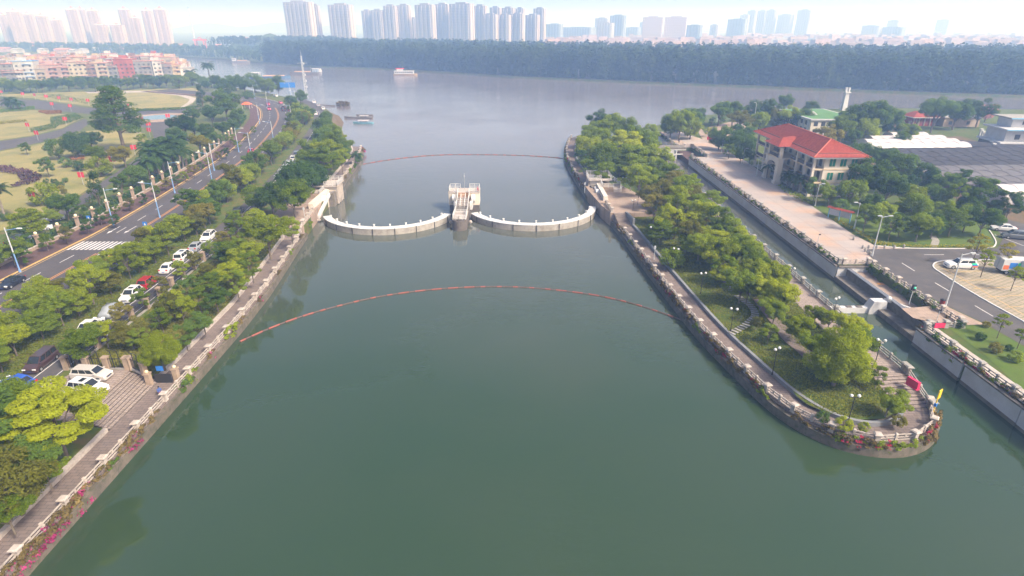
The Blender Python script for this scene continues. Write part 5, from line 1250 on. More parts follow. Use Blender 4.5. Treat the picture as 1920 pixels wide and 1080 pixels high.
# footbridge over the canal
br = thing('canal_footbridge', 'footbridge on white lattice frames crossing the canal', 'bridge', (0,0,0))
MB().box(56.6,218.5,3.5,12.6,6.0,.5).build('deck','old_concrete',br)
for x in (51.5,55.5,59.5):
    for y in (215.8,221.2): MB().box(x,y,-1,.4,.4,4.5).build('leg','white_paint',br)
MB().box(56.6,215.6,1.6,10.5,.3,.35).box(56.6,215.6,3.2,12.4,.3,.3).build('beam','white_paint',br)
MB().bar((55.5,215.6,.2),(59.5,215.6,1.7),.25).build('brace','white_paint',br); MB().box(57.6,215.7,2.0,2.0,.2,1.2).build('panel','white_wall',br)
railing(br, [(50.5,215.7,4.0),(62.9,215.7,4.0)], 1.0, 'concrete', 2.0, 1); railing(br, [(50.5,221.4,4.0),(62.9,221.4,4.0)], 1.0, 'concrete', 2.0, 1)
# canal flap gate with its white tower
cg = thing('canal_gate', 'low white gate wall with block tower closing the canal', 'floodgate', (0,0,0))
MB().box(56.3,89.6,-1.5,9.9,.9,2.5).build('gate_leaf','white_wall',cg)
mb = MB(); mb.add([(59.6,88.8,-1.5),(62.4,88.8,-1.5),(62.4,90.6,-1.5),(59.6,90.6,-1.5),(59.6,88.8,.9),(62.4,88.8,.9),(62.4,90.6,.9),(59.6,90.6,.9),(60.2,88.9,2.2),(62.3,88.9,2.2),(62.3,90.5,2.2),(60.2,90.5,2.2)],[(0,1,5,4),(1,2,6,5),(2,3,7,6),(3,0,4,7),(4,5,9,8),(5,6,10,9),(6,7,11,10),(7,4,8,11),(8,9,10,11)]); mb.build('tower','white_wall',cg)
for x in (52.5,54.5,56.5,58.2): MB().box(x,89.6,1.0,.9,.7,.1).build('hatch','dark_stone',cg)
MB().tube((62.4,90,2.2),(65.4,86.5,1.9),.28,.2,8).build('ram','white_paint',cg); MB().ball((62.9,89.6,2.5),.45,8,6).build('ram_joint','white_paint',cg)
pp = thing('dock_pipes', 'bundle of grey pipes running along the sunken dock', 'pipes', (0,0,0))
MB().prism([(63.0,80.5),(63.5,80.5),(63.5,103.3),(63.0,103.3)], .5, 2.35).build('parapet_wall','old_concrete',pp)
for k, x in enumerate((62.85,63.1,63.4)): MB().tube((x,103.2,2.5),(x+.05,88+k,2.5),.09,.09,6).tube((x+.05,88+k,2.5),(x+.6,82.5,2.1),.09,.09,6).build('pipe','grey_metal',pp)
MB().box(66.2,97.5,1.71,1.1,.8,.05).build('hatch','paint_orange',pp)
# ================================================================== FENCES AND WALLS, LEFT
FP = MB().box(0,0,0,.62,.62,1.75).box(0,0,1.75,.78,.78,.16).mesh('pillar','warm_stone')
def iron_fence(pts, step, label, z=2.96, spikes=False):
    t = thing('iron_fence', label, 'fence'); q = path_pts(pts, step)
    for i, (p_, an) in enumerate(q):
        put('pillar', FP, t, (p_.x, p_.y, z), an)
        if i < len(q)-1:
            n_ = q[i+1][0]; L = (n_-p_).length; d = (n_-p_).normalized(); mb = MB()
            for k in range(1, int(L/.32)): b = p_ + d*.32*k; mb.bar((b.x,b.y,z+.25),(b.x,b.y,z+1.75),.035)
            for h in (.35, 1.6): mb.bar((p_.x,p_.y,z+h),(n_.x,n_.y,z+h),.06)
            mb.build('bars','dark_metal',t,kind='stuff')
            w_ = MB().bar((p_.x+d.x*.32,p_.y+d.y*.32,z+.1),(n_.x-d.x*.32,n_.y-d.y*.32,z+.1),.35,.3); w_.build('plinth','concrete',t)
            if spikes:
                for k in (1, 2):
                    b = p_ + d*L*k/3; MB().bar((b.x,b.y,z+.2),(b.x,b.y,z+2.7),.07).bar((b.x,b.y,z+2.7),(b.x-.25,b.y-.25,z+3.1),.06).build('wire_post','dark_metal',t)
    return t
iron_fence([(-57.6,68),(-57.9,85),(-58.4,95),(-59.2,112),(-61.2,135)], 4.2, 'dark iron fence with stone pillars along the parking lane')
iron_fence([(-58.2,66.6),(-50.2,66.6)], 2.7, 'barbed dark iron fence above the parked estate car', spikes=True)
iron_fence([(-49.8,66.6),(-47.2,65.2)], 2.9, 'short angled iron fence beside the wide steps', spikes=True)
gt = thing('promenade_gate', 'small gateway with two warm globe lamps and blue sign by the steps', 'gate', (0,0,0))
for x, y in ((-46.8,65.0),(-43.9,66.2)): o = put('pillar', FP, gt, (x, y, 1.5)); MB().ball((0,0,2.12),.22,10,7).build('globe','globe_warm',o)
MB().box(-45.5,65.7,3.3,.9,.08,.7).build('sign','sign_blue',gt); MB().box(-45.3,65.6,1.6,2.2,.06,1.3).build('gate_leaf','dark_metal',gt)
# low park wall with globe pillars
gw_pts = [p_ for p_ in offset(road_c, 13.6) if 70 < p_[1] < 250]
gw = thing('park_wall', 'low warm stone park wall with globe-topped pillars along the sidewalk', 'wall'); q = path_pts(gw_pts, 6.2)
GP = MB().box(0,0,0,.75,.75,.5).box(0,0,.5,.58,.58,2.1).box(0,0,2.6,.95,.95,.15).mesh('pillar','warm_stone'); GB = MB().ball((0,0,3.05),.32,10,7).mesh('globe','globe_warm'); GC = MB().ball((0,0,2.86),.2,8,5,.5).mesh('globe_cup','dark_metal')
for i, (p_, an) in enumerate(q):
    o = put('pillar', GP, gw, (p_.x, p_.y, 2.96), an); put('globe', GB, o); put('globe_cup', GC, o)
    if i < len(q)-1:
        n_ = q[i+1][0]; d = (n_-p_).normalized()*.4; MB().bar((p_.x+d.x,p_.y+d.y,3.25),(n_.x-d.x,n_.y-d.y,3.25),.4,.65).build('wall_block','warm_stone',gw)
        MB().bar((p_.x+d.x,p_.y+d.y,3.62),(n_.x-d.x,n_.y-d.y,3.62),.5,.08).build('coping','pale_stone',gw)
hp = offset(road_c, 15.2); pts = []
for (ax, ay), (bx, by) in zip(hp, hp[1:]):
    if 60 < ay < 300:
        for _ in range(int(math.hypot(bx-ax, by-ay)*55)): t_ = random.random(); pts.append((ax+(bx-ax)*t_+random.uniform(-.9,.9), ay+(by-ay)*t_+random.uniform(-.5,.5), 2.96+1.5*random.random()**.6))
pts = np.array(pts); n_ = RNG.normal(size=pts.shape); n_[:, 2] += .8; n_ /= np.linalg.norm(n_, axis=1)[:, None]
tag(put('hedge', leaf_mesh('hedge', pts, n_, .36, 'leaf_deep')), 'dark hedge behind the low park wall', 'hedge')
# ================================================================== LAMPS, SIGNS, BANNERS
def road_lamp(px, py, side, label, z=2.96, h=8.5, arm=2.6, blue=True):
    b = g(px, py, z); t = thing('street_lamp', label, 'street lamp', b, 0, 'street lamps of the main road')
    MB().tube((0,0,0),(0,0,h*.45),.13,.11,8).tube((0,0,0),(0,0,.5),.22,.2,8).build('lower_pole','pole_blue' if blue else 'pole_white',t); MB().tube((0,0,h*.45),(0,0,h),.11,.08,8).build('upper_pole','pole_white',t)
    MB().bar((0,0,h-.5),(side*arm,0,h-.1),.09).build('arm','pole_blue' if blue else 'pole_white',t); MB().box(side*arm,0,h-.2,.9,.34,.16,tx=.8,ty=.6).build('lamp_head','pole_white',t); return t
for i, (x, y) in enumerate(((38,510),(213,422),(328,362),(402,320),(448,285),(487,232),(502,200),(478,186))): road_lamp(x, y, 1, 'blue and white street lamp, park side of the road, %s from near end' % ordw(i+1))
for i, (x, y) in enumerate(((300,408),(398,340),(472,295),(514,270),(548,232),(556,200),(545,182))): road_lamp(x, y, -1, 'street lamp on the tree strip side of the road, %s from the near end' % ordw(i+1))
def plain_lamp(px, py, h, arms, label, z=3.0, lean=0):
    b = g(px, py, z); t = thing('street_lamp', label, 'street lamp', b, lean, 'lamps on the right bank'); MB().tube((0,0,0),(0,0,h),.13,.07,8).tube((0,0,0),(0,0,.9),.17,.15,8).build('pole','pole_white',t)
    for s_ in arms: MB().bar((0,0,h-.15),(s_*1.5,0,h+.15),.08).box(s_*1.6,0,h+.08,.8,.3,.13).build('lamp_arm','pole_white',t)
plain_lamp(1635,480,8,(1,-.3),'tall white lamp at the corner of plaza and access road')
plain_lamp(1772,575,9,(1,),'tall white lamp beside the forecourt and car park')
plain_lamp(1601,430,6,(-.6,),'curved white lamp beside the notice board'); plain_lamp(1528,386,5.5,(.6,),'white lamp at the end of the house hedge'); plain_lamp(1418,330,5.5,(),'thin white pole in front of the house portico')
plain_lamp(1344,228,9,(1,),'white lamp in the north court by the river'); plain_lamp(1412,236,10,(-.5,),'white lamp behind the house roof end'); plain_lamp(1392,308,5,(.5,),'white lamp at the plaza edge left of the house'); plain_lamp(1353,285,5,(.5,),'white lamp near the red banner by the plaza')
gl_m = MB().ball((0,0,0),.2,12,8).mesh('globe','globe')
def park_lamp(px, py, label, z=2.4, h=3.6, on_lawn=True, w=.42):
    b = g(px, py, z)
    if on_lawn: b.z = lawn_z(b.x, b.y)
    t = thing('twin_globe_lamp', label, 'garden lamp', b, random.uniform(-.6, .6), 'globe lamps of the island'); MB().tube((0,0,-.1),(0,0,h),.06,.04,7).tube((0,0,-.1),(0,0,.3),.11,.1,8).bar((-w,0,h),(w,0,h),.05).build('pole','dark_metal',t)
    for s_ in (-1, 1): put('globe', gl_m, t, (s_*w, 0, h+.25))
for i, (x, y) in enumerate(sorted([(1449,696),(1370,618),(1314,547),(1591,788),(1264,498),(1221,455),(1195,390),(1169,358),(1186,402),(1112,330),(1095,310),(1080,290),(1082,275)], key=lambda q: -q[1])): park_lamp(x, y, 'black twin globe lamp on the island lawn, %s counting away from the tip' % ordw(i+1))
for i, (x, y) in enumerate(((1640,683),(1477,540),(1560,600))): park_lamp(x, y, 'black twin globe lamp on the canal-side walk, %s from the tip' % ordw(i+1), 3.0, 3.4, False)
for (x, y, lab) in ((1226,487,'white signal post on the island promenade wall'),(1096,362,'white signal post on the right gate abutment'),(572,412,'white signal post on the left gate terrace')):
    t = thing('signal_post', lab, 'signal post', g(x, y, 1.6 if x > 1200 else 3.1)); MB().tube((0,0,0),(0,0,2.6),.07,.05,7).build('pole','pole_white',t); MB().box(0,0,2.3,.3,.24,.6).build('head','pole_white',t)
def banner(px, py, label, h=4.2):
    t = thing('banner_pole', label, 'banner', g(px, py + 5, 2.97), random.uniform(-.3, .3), 'red banners of the park'); MB().tube((0,0,0),(0,0,h),.07,.05,6).build('pole','grey_metal',t)
    for s_ in (-1, 1): MB().box(s_*.5,0,h-2.0,.8,.06,1.5).build('banner_cloth','banner_red',t)
for i, (x, y) in enumerate(sorted([(5,176),(45,180),(67,182),(89,185),(113,188),(136,191),(167,193),(100,200),(134,204),(125,230),(55,242),(72,258),(241,203),(317,224),(268,230),(281,240),(282,252),(254,287),(215,311),(157,342),(66,381)], key=lambda q: -q[1])): banner(x, y, 'pair of red banners on a park pole, %s counting away from the crossing' % ordw(i+1))
def round_sign(px, py, label, z=2.96, par=None):
    t = thing('crossing_sign', label, 'road sign', g(px, py, z)); MB().tube((0,0,0),(0,0,2.6),.05,.05,6).build('pole','grey_metal',t); MB().box(0,-.05,2.0,.9,.05,.9).build('sign_plate','sign_blue',t); MB().add([(-.28,-.08,2.15),(.28,-.08,2.15),(0,-.08,2.7)],[(0,1,2)]).build('symbol','paint_white',t)
round_sign(172,428,'blue crossing sign by the park wall'); round_sign(277,440,'blue crossing sign at the tree strip by the crossing')
nb = thing('notice_board', 'white notice board with blue frame and small roof at the plaza edge', 'notice board', g(1572, 413, 2.98), R(-58)); 
for x in (-2.6,0,2.6): MB().box(x,0,0,.18,.18,2.7).build('post','trim_blue',nb)
for x in (-1.3,1.3): MB().box(x,-.1,.9,2.3,.08,1.4).build('panel','white_wall',nb)
MB().box(0,0,2.5,6.0,1.2,.3,ty=.2).build('roof','roof_tile',nb)
rb_ = tag(MB().box(0,0,0,1.7,.6,.1).box(0,-.02,.1,1.6,.4,.95).box(0,-.23,.4,.5,.04,.2).build('red_box','sign_red',loc=g(1710,725,3.0),rz=R(105)), 'bright red box against the canal parapet near the island tip', 'box')
yt = thing('gauge_sign', 'yellow sign on a striped pole at the island tip', 'sign', (50.2, 58.6, 1.5), R(35)); MB().tube((0,0,0),(0,0,3.0),.08,.06,8).build('pole','sign_yellow',yt); MB().box(.2,0,2.3,.8,.1,1.2).build('sign_plate','sign_yellow',yt); MB().box(0,0,1.3,.3,.26,.4).build('blue_box','sign_blue',yt); MB().tube((0,0,2.0),(.7,.2,1.7),.04,.04,6).tube((0,0,2.2),(-.4,.1,2.4),.05,.05,6).build('bracket','pole_white',yt)
tl = thing('traffic_light', 'small traffic light showing green by the canal gate', 'traffic light', g(1704, 571, 3.0)); MB().tube((0,0,0),(0,0,2.6),.06,.06,7).build('pole','pole_white',tl); MB().box(0,0,2.5,.5,.35,1.0).build('head','dark_metal',tl); MB().ball((.05,-.18,3.0),.2,10,6).build('green_lens','green_light',tl)
tag(MB().box(0,0,0,1.5,.08,.8).box(0,-.06,.25,.5,.03,.3).build('red_board','sign_red',loc=(63.4,78.0,3.1)), 'red board leaning on the parapet below the traffic light', 'board')
bn = thing('litter_bin', 'round red litter bin beside the tall forecourt lamp', 'litter bin', g(1766,571,3.0)); MB().lathe([(.34,0),(.4,.8)],12).build('body','roof_tile',bn); MB().lathe([(.42,.8),(.42,.92),(.2,1.05)],12).build('lid','dark_metal',bn)
for i, (x, y) in enumerate(((1617,466),(1628,466),(1643,466),(1658,466),(1676,466),(1694,465),(1622,472),(1631,478),(1600,450))): tag(MB().lathe([(.2,0),(.2,.45),(.26,.5),(.12,.75)],10).build('bollard','concrete',loc=g(x,y,3.0)), 'small grey bollard at the plaza mouth, %s in the line' % ordw(i+1), 'bollard', 'bollards at the plaza mouth')
for (x, y, lab) in ((1756,601,'slim white camera pole on the forecourt'),(1533,455,'small flag post on the plaza pavement')): t = thing('camera_pole', lab, 'pole', g(x, y, 3.0)); MB().tube((0,0,0),(0,0,2.0),.05,.04,6).build('pole','pole_white',t); MB().box(.1,0,1.7,.35,.2,.2).build('camera','dark_metal',t)
rc = thing('red_canopy', 'red banner stretched between trees beside the plaza', 'banner', g(1345, 268, 3.0), R(-20)); MB().box(0,0,1.0,8,.1,1.2).build('cloth','banner_red',rc)
for x in (-4, 4): MB().tube((x,0,0),(x,0,2.4),.06,.06,6).build('pole','grey_metal',rc)
rc = thing('red_canopy', 'small orange canopy among dark trees beside the main road', 'canopy', g(464, 204, 3.0)); MB().box(0,0,2.4,5,4,1.3,tx=.2,ty=.2).build('roof','car_orange',rc)
for x in (-2,2):
    for y in (-1.6,1.6): MB().box(x,y,0,.15,.15,2.4).build('post','white_paint',rc)
ms = thing('radio_mast', 'tall white lattice mast beside the river road', 'mast', g(575, 185, 2.9)); mb = MB()
for a_ in range(3):
    t_ = 2*math.pi*a_/3; mb.bar((.9*math.cos(t_),.9*math.sin(t_),0),(.25*math.cos(t_),.25*math.sin(t_),25),.22)
mb.build('legs','pole_white',ms,kind='stuff'); mb = MB()
for k in range(16):
    z = k*1.55; r0 = .9-.65*z/25; r1 = .9-.65*(z+1.55)/25
    for a_ in range(3):
        t_ = 2*math.pi*a_/3; t2 = 2*math.pi*(a_+1)/3; mb.bar((r0*math.cos(t_),r0*math.sin(t_),z),(r1*math.cos(t2),r1*math.sin(t2),z+1.55),.12)
mb.build('bracing','pole_white',ms,kind='stuff')
for z in (6.5, 10, 13.5, 20): MB().box(.9,0,z,.9,.6,1.1).build('antenna','pole_white',ms)
MB().bar((-3,0,20.8),(3,0,20.8),.18).build('crossarm','pole_white',ms); MB().tube((0,0,25),(0,0,28),.08,.04,6).build('tip','pole_white',ms)
bs = thing('overhead_sign', 'blue overhead road sign by the river', 'road sign', g(546, 178, 2.96)); MB().tube((0,0,0),(0,0,7),.15,.12,8).build('pole','pole_white',bs); MB().box(-1.5,-.1,4.6,10,.15,3.2).build('sign_plate','sign_blue',bs)
# ================================================================== VEHICLES
def car(label, loc, rz, paint, kind='sedan', group=None, roof=None, name='parked_car'):
    """x forward; body lofted from cross-sections"""
    D_ = dict(sedan=(4.7,1.80,1.45), suv=(4.6,1.88,1.70), van=(4.9,1.86,1.80), wagon=(4.6,1.78,1.62), pickup=(5.2,1.9,1.75), cover=(4.6,1.85,1.5))[kind]
    L, W, H = D_; t = thing(name, label, 'car' if kind != 'pickup' else 'pickup', loc, rz, group); hl = L/2
    top = {'sedan': [(-hl,.62),(-hl+.12,.95),(-hl+.9,1.0),(0,.95),(hl-1.15,.92),(hl-.2,.72),(hl,.52)], 'suv': [(-hl,.62),(-hl+.06,1.1),(-hl+.6,1.12),(0,1.06),(hl-1.0,1.05),(hl-.15,.88),(hl,.6)],
           'van': [(-hl,.62),(-hl+.05,1.1),(-hl+.6,1.12),(0,1.08),(hl-.85,1.06),(hl-.15,.86),(hl,.55)], 'pickup': [(-hl,.65),(-hl+.05,1.12),(-hl+.6,1.14),(0,1.12),(hl-1.2,1.1),(hl-.15,.95),(hl,.65)]}
    top['wagon'] = top['van']; top['cover'] = top['sedan']
    sec = top[kind]; ring = []
    for i, (x, z) in enumerate(sec):
        e = .86 if i in (0, len(sec)-1) else .97 if i in (1, len(sec)-2) else 1.0; w = W/2*e
        ring.append([(x,-w*.94,.24),(x,-w,.45),(x,-w*.98,z-.12),(x,-w*.88,z),(x,w*.88,z),(x,w*.98,z-.12),(x,w,.45),(x,w*.94,.24)])
    def loft(rings):
        mb = MB(); n = len(rings[0]); vs = [p_ for r_ in rings for p_ in r_]
        mb.add(vs, [(k*n+i, k*n+(i+1)%n, (k+1)*n+(i+1)%n, (k+1)*n+i) for k in range(len(rings)-1) for i in range(n)] + [tuple(range(n))[::-1], tuple(range((len(rings)-1)*n, len(rings)*n))]); return mb
    if kind == 'cover':
        rr = []
        for x, z, e in ((-2.3,.5,.85),(-2.2,.95,.95),(-1.5,1.15,1.0),(-1.0,1.5,1.0),(.5,1.52,1.0),(1.2,1.1,1.0),(2.1,.9,.95),(2.35,.45,.85)):
            w = .95*e; rr.append([(x,-w,.08),(x,-w*.97,min(.8,z*.7)),(x,-w*.68,z),(x,w*.68,z),(x,w*.97,min(.8,z*.7)),(x,w,.08)])
        loft(rr).build('fitted_cover', paint, t, smooth=True); return t
    loft(ring).build('body', paint, t)
    # greenhouse: base and roof outlines
    gx = dict(sedan=(-hl+.55,-hl+1.25,hl-2.05,hl-1.25), suv=(-hl+.12,-hl+.55,hl-1.95,hl-1.1), van=(-hl+.08,-hl+.3,hl-1.75,hl-.8), wagon=(-hl+.1,-hl+.35,hl-1.75,hl-.95), pickup=(-hl+.1,-hl+.5,hl-2.15,hl-1.3))[kind]
    zb = 1.0 if kind == 'sedan' else 1.08; wb_, wr = W/2*.90, W/2*.72; x0, x1, x2, x3 = gx
    B4 = [(x0,-wb_,zb-.1),(x3,-wb_,zb-.1),(x3,wb_,zb-.1),(x0,wb_,zb-.1)]; T4 = [(x1,-wr,H),(x2,-wr,H),(x2,wr,H),(x1,wr,H)]
    MB().add(B4 + T4, [(4,5,6,7),(0,1,5,4),(1,2,6,5),(2,3,7,6),(3,0,4,7)]).build('cabin', roof or paint, t)
    def quad(a, b, c, d, s0, s1, u0, u1, off):
        P_ = lambda u, s_: Vector(a).lerp(Vector(b), u).lerp(Vector(d).lerp(Vector(c), u), s_)
        v = [P_(u0,s0), P_(u1,s0), P_(u1,s1), P_(u0,s1)]; nn = (v[1]-v[0]).cross(v[3]-v[0]).normalized()*off; return MB().add([q+nn for q in v], [(0,1,2,3)])
    quad(B4[1],B4[2],T4[2],T4[1],.16,.93,.06,.94,.012).build('windscreen','glass_dark',t); quad(B4[3],B4[0],T4[0],T4[3],.16,.9,.08,.92,.012).build('rear_window','glass_dark',t)
    for s_ in (0, 1):
        a, b, c, d = (B4[0],B4[1],T4[1],T4[0]) if s_ == 0 else (B4[2],B4[3],T4[3],T4[2])
        for u0, u1 in ((.06,.33),(.36,.63),(.66,.93)) if kind in ('van','wagon','suv') else ((.10,.48),(.52,.90)): quad(a,b,c,d,.2,.9,u0,u1,.012).build('side_window','glass_dark',t)
    if kind in ('suv', 'van') and paint == 'car_white': quad(T4[0],T4[1],T4[2],T4[3],.2,.8,.5,.8,.012).build('sunroof','glass_dark',t)
    r_ = .33 if kind != 'pickup' else .39
    for x in (-hl+.88, hl-.9):
        for s_ in (-1, 1):
            w_ = put('wheel', TYRE, t, (x, s_*(W/2-.11), r_)); w_.scale = (r_/.33, 1, r_/.33); put('rim', RIM, w_)
    for s_ in (-1, 1):
        MB().box(hl-.16,s_*W*.34,.62,.22,.42,.16).build('headlight','lamp_clear',t); MB().box(-hl+.08,s_*W*.36,.72,.16,.32,.22).build('taillight','lamp_red',t); MB().box(x3-.25,s_*(wb_+.12),zb,.2,.2,.14).build('mirror',paint,t)
    for x in (hl-.01,-hl+.01): MB().box(x,0,.45,.05,.45,.13).build('number_plate','plate_blue',t)
    MB().box(hl-.03,0,.5,.1,W*.5,.14).build('grille','dark_metal',t)
    return t
TYRE = MB().tube((0,-.11,0),(0,.11,0),.33,.33,14).mesh('tyre','tyre'); RIM = MB().tube((0,-.117,0),(0,.117,0),.2,.2,10).mesh('rim','rim')
LN = 'cars along the parking lane'; UP = R(93); DN = R(-87)
def lane_loc(y, off=-1.2): return (lane_x(y) + off, y, 2.975)
for y, paint, kind, rz, lab in ((67.6,'car_brown','van',DN,'dark maroon van parked at the near end of the lane'),(78.0,'car_white','sedan',UP,'white saloon parked behind the grey covered car'),(83.3,'car_cover','cover',UP,'car under a silver grey cover on the lane'),(88.8,'car_white','suv',DN,'white crossover with sunroof parked between red car and covered car'),(94.0,'car_red','suv',UP,'dark red crossover parked on the lane'),
    (101.2,'car_white','sedan',UP,'white saloon parked behind the white van on the lane'),(106.8,'car_white','van',UP,'white people carrier parked on the lane'),(112.6,'car_steel','sedan',UP,'silver saloon half hidden by lane trees'),(118.3,'car_white','suv',DN,'white hatchback parked farthest of the near white cars'),(131.5,'car_black','sedan',UP,'nearer of two black saloons in the shade of the lane'),(137,'car_black','suv',UP,'farther of two black cars in the shade of the lane'),
    (173,'car_steel','sedan',DN,'silver car at the near end of the far white vans'),(178.5,'car_white','van',UP,'first white van of the far row on the lane'),(184.5,'car_white','van',UP,'second white van of the far row on the lane'),(190.5,'car_white','van',UP,'third white van of the far row on the lane'),(199,'car_white','suv',UP,'white pickup-like car behind the far vans'),(206,'car_grey','van',UP,'dark van with reddish tail at the far end of the row')):
    car(lab, lane_loc(y, -1.2 if y < 150 else .2), rz + (0 if y < 130 else R(12 if y < 150 else 9)), paint, kind, LN)
for x, y, paint, kind, lab in ((592,215,'car_white','suv','white car on the far bend of the lane'),(606,205,'car_white','sedan','white saloon parked at the river bend'),(597,199,'car_steel','suv','silver car parked by the river bend'),(589,193,'car_white','suv','white car farthest along the river lane'),(604,232,'car_white','van','white van half hidden by far lane trees')): car(lab, g(x, y, 2.98), R(110), paint, kind, LN)
RD = 'cars driving on the main road'
car('black saloon driving on the main road at the left edge', g(24,535,2.975), R(-88), 'car_black', 'sedan', RD, name='moving_car')
car('white and orange taxi near the crossing', g(200,487,2.975), R(92), 'car_orange', 'sedan', RD, roof='car_white', name='moving_car')
car('bright pink red car on the road beside the tree strip', g(472,286,2.975), R(100), 'car_pink', 'sedan', RD, name='moving_car')
for i, (x, y, p_, an) in enumerate(sorted(((503,197,'car_pink',-65),(505,206,'car_pink',-65),(532,208,'car_black',115),(543,207,'car_red',112),(526,194,'car_pink',120),(517,181,'car_white',130),(531,203,'car_brown',115)))): car('%s at the far road bend, %s from the left' % ({'car_pink':'reddish car','car_black':'black car','car_red':'dark red car','car_white':'white car','car_brown':'brown car'}[p_], ordw(i+1)), g(x,y,2.975), R(an), p_, 'sedan', RD, name='moving_car')
car('silver estate car parked below the barbed fence', (-53.4,64.4,3.01), R(-4), 'car_silver', 'wagon', 'cars by the wide steps')
car('white sport utility car parked at the top of the wide steps', (-51.9,61.3,3.01), R(-10), 'car_white', 'suv', 'cars by the wide steps')
car('pale car nose showing from under the bright tree', (-52.4,58.6,3.01), R(-14), 'car_steel', 'sedan', 'cars by the wide steps')
car('blue car with pale bonnet at the lane mouth', (-61.5,62.6,2.98), R(165), 'car_blue', 'sedan', None)
for x, y, p_, lab in ((45,452,'car_steel','grey blue saloon parked behind the park wall'),(36,456,'car_black','black car parked beside the grey saloon behind the park wall'),(76,432,'car_white','white car under the park trees'),(100,414,'car_steel','silver car on the park drive under the trees')): car(lab, g(x,y,2.98), R(35), p_, 'sedan', 'cars behind the park wall')
pk = car('white pickup with coloured tail graphics on the paver car park', g(1799,502,2.99), R(176), 'car_white', 'pickup', None, name='pickup_truck')
for k, (c, z) in enumerate((('car_orange',.5),('sign_blue',.78),('green_light',1.02))):
    for s_ in (-1, 1): MB().box(-2.05+.12*k,s_*.955,z,.9,.03,.26).build('tail_graphic',c,pk)
car('dark green people carrier parked on the upper right road', g(1903,447,2.98), R(160), 'car_grey', 'van', None); car('white car behind the dark people carrier', g(1880,432,2.98), R(160), 'car_white', 'sedan', None)
def box_truck(label, loc, rz):
    t = thing('box_truck', label, 'truck', loc, rz, 'delivery trucks'); MB().box(-.9,0,.75,4.2,2.1,2.1).build('cargo_box','white_wall',t); MB().box(-.9,0,.55,4.2,1.0,.2).build('chassis','dark_metal',t)
    MB().box(2.1,0,.5,1.6,1.9,1.0).build('cab','car_white',t); MB().box(2.0,0,1.5,1.4,1.8,.75,tx=.75,ty=.9).build('cab_top','car_white',t); MB().box(2.66,0,1.55,.06,1.5,.5).build('windscreen','glass_dark',t)
    for s_ in (-1, 1): MB().box(1.95,s_*.9,1.55,.7,.05,.45).build('side_window','glass_dark',t)
    for x in (-2.0, 1.9):
        for s_ in (-1, 1): w_ = put('wheel', TYRE, t, (x, s_*.9, .36)); w_.scale = (1.1,1,1.1); put('rim', RIM, w_)
    for s_ in (-1, 1): MB().box(-3.08,s_*.72,.8,.06,1.0,1.98).build('door','pole_white',t); MB().box(-2.4,s_*1.06,1.0,.9,.03,.8).build('side_graphic','car_orange',t); MB().box(-1.3,s_*1.062,1.2,1.2,.03,1.1).build('side_graphic','sign_blue',t); MB().box(0,s_*1.064,1.1,1.2,.03,1.2).build('side_graphic','green_light',t)
box_truck('white box truck with orange, blue and green graphics in the car park', g(1902,512,2.99), R(-8)); box_truck('second white box truck cut by the right border', g(1950,522,2.99), R(-8))
# ================================================================== BOATS
def hull(L, W, H, name, mat, t, sheer=.35):
    rr = []
    for u in (-1,-.9,-.5,0,.4,.75,.93,1.0):
        x = u*L/2; w = W/2*(1-max(0,u)**2.4)*(.82 if u == -1 else 1); w = max(w,.06); zt = H*(1+sheer*max(0,u)**2); rr.append([(x,-w*.75,-.35),(x,-w,zt),(x,w,zt),(x,w*.75,-.35)])
    mb = MB(); n = 4; mb.add([q for r_ in rr for q in r_], [(k*n+i,k*n+(i+1)%n,(k+1)*n+(i+1)%n,(k+1)*n+i) for k in range(len(rr)-1) for i in range(n)] + [(3,2,1,0),tuple(range((len(rr)-1)*n,len(rr)*n))]); return mb.build(name,mat,t)
M('hull_ochre', (.30,.21,.13), rough=.6); M('hull_blue', (.07,.14,.26), rough=.6); M('hull_teal', (.12,.28,.36), rough=.6); M('hull_dark', (.14,.13,.13), rough=.7)
fy = thing('ferry', 'white river ferry with red upper canopy crossing the river', 'ferry', g(760,141,0), R(2))
hull(24,5.4,1.2,'hull','hull_ochre',fy); MB().box(-1,0,1.4,19,4.6,2.5).build('cabin','white_wall',fy); MB().box(-1,0,3.9,20,5.2,.25).build('cabin_roof','white_paint',fy)
for x in range(-9, 8, 2): MB().box(x,-2.34,2.2,1.3,.1,1.1).build('window','glass_dark',fy)
MB().box(-5,0,4.15,6,3.6,1.9).build('wheelhouse','white_wall',fy); MB().box(-5,0,6.05,8.5,4.6,.4,tx=.9,ty=.8).build('canopy','banner_red',fy); MB().tube((-2.5,0,4.1),(-2.5,0,8),.09,.05,6).build('mast','white_paint',fy)
def barge(label, loc, rz, L, mat, house, cat='barge'):
    t = thing('cargo_barge', label, cat, loc, rz, 'working boats on the river'); hull(L,L*.2,2.0,'hull',mat,t,.2); MB().box(-L*.36,0,1.9,L*.18,L*.14,3.2).build('deckhouse',house,t); MB().box(-L*.36,0,5.1,L*.21,L*.17,.3).build('house_roof','white_paint',t); MB().box(L*.08,0,1.9,L*.55,L*.12,1.0,tx=.9,ty=.7).build('hatch','rust',t); MB().tube((-L*.2,0,2),(-L*.2,0,8),.12,.06,6).build('mast','pole_white',t)
    for k in range(3): MB().box(-L*.36-L*.05+k*L*.05,-L*.071,3.6,L*.03,.1,1).build('window','glass_dark',t)
barge('long blue barge moored beyond the left bank trees', g(508,147,0), R(4), 36, 'hull_blue', 'white_wall'); barge('dark barge with deckhouse under way behind the mast', g(572,139,0), R(182), 30, 'hull_dark', 'tower_blue'); barge('grey dredger near the opposite left shore', g(452,117,0), R(5), 24, 'hull_dark', 'white_wall')
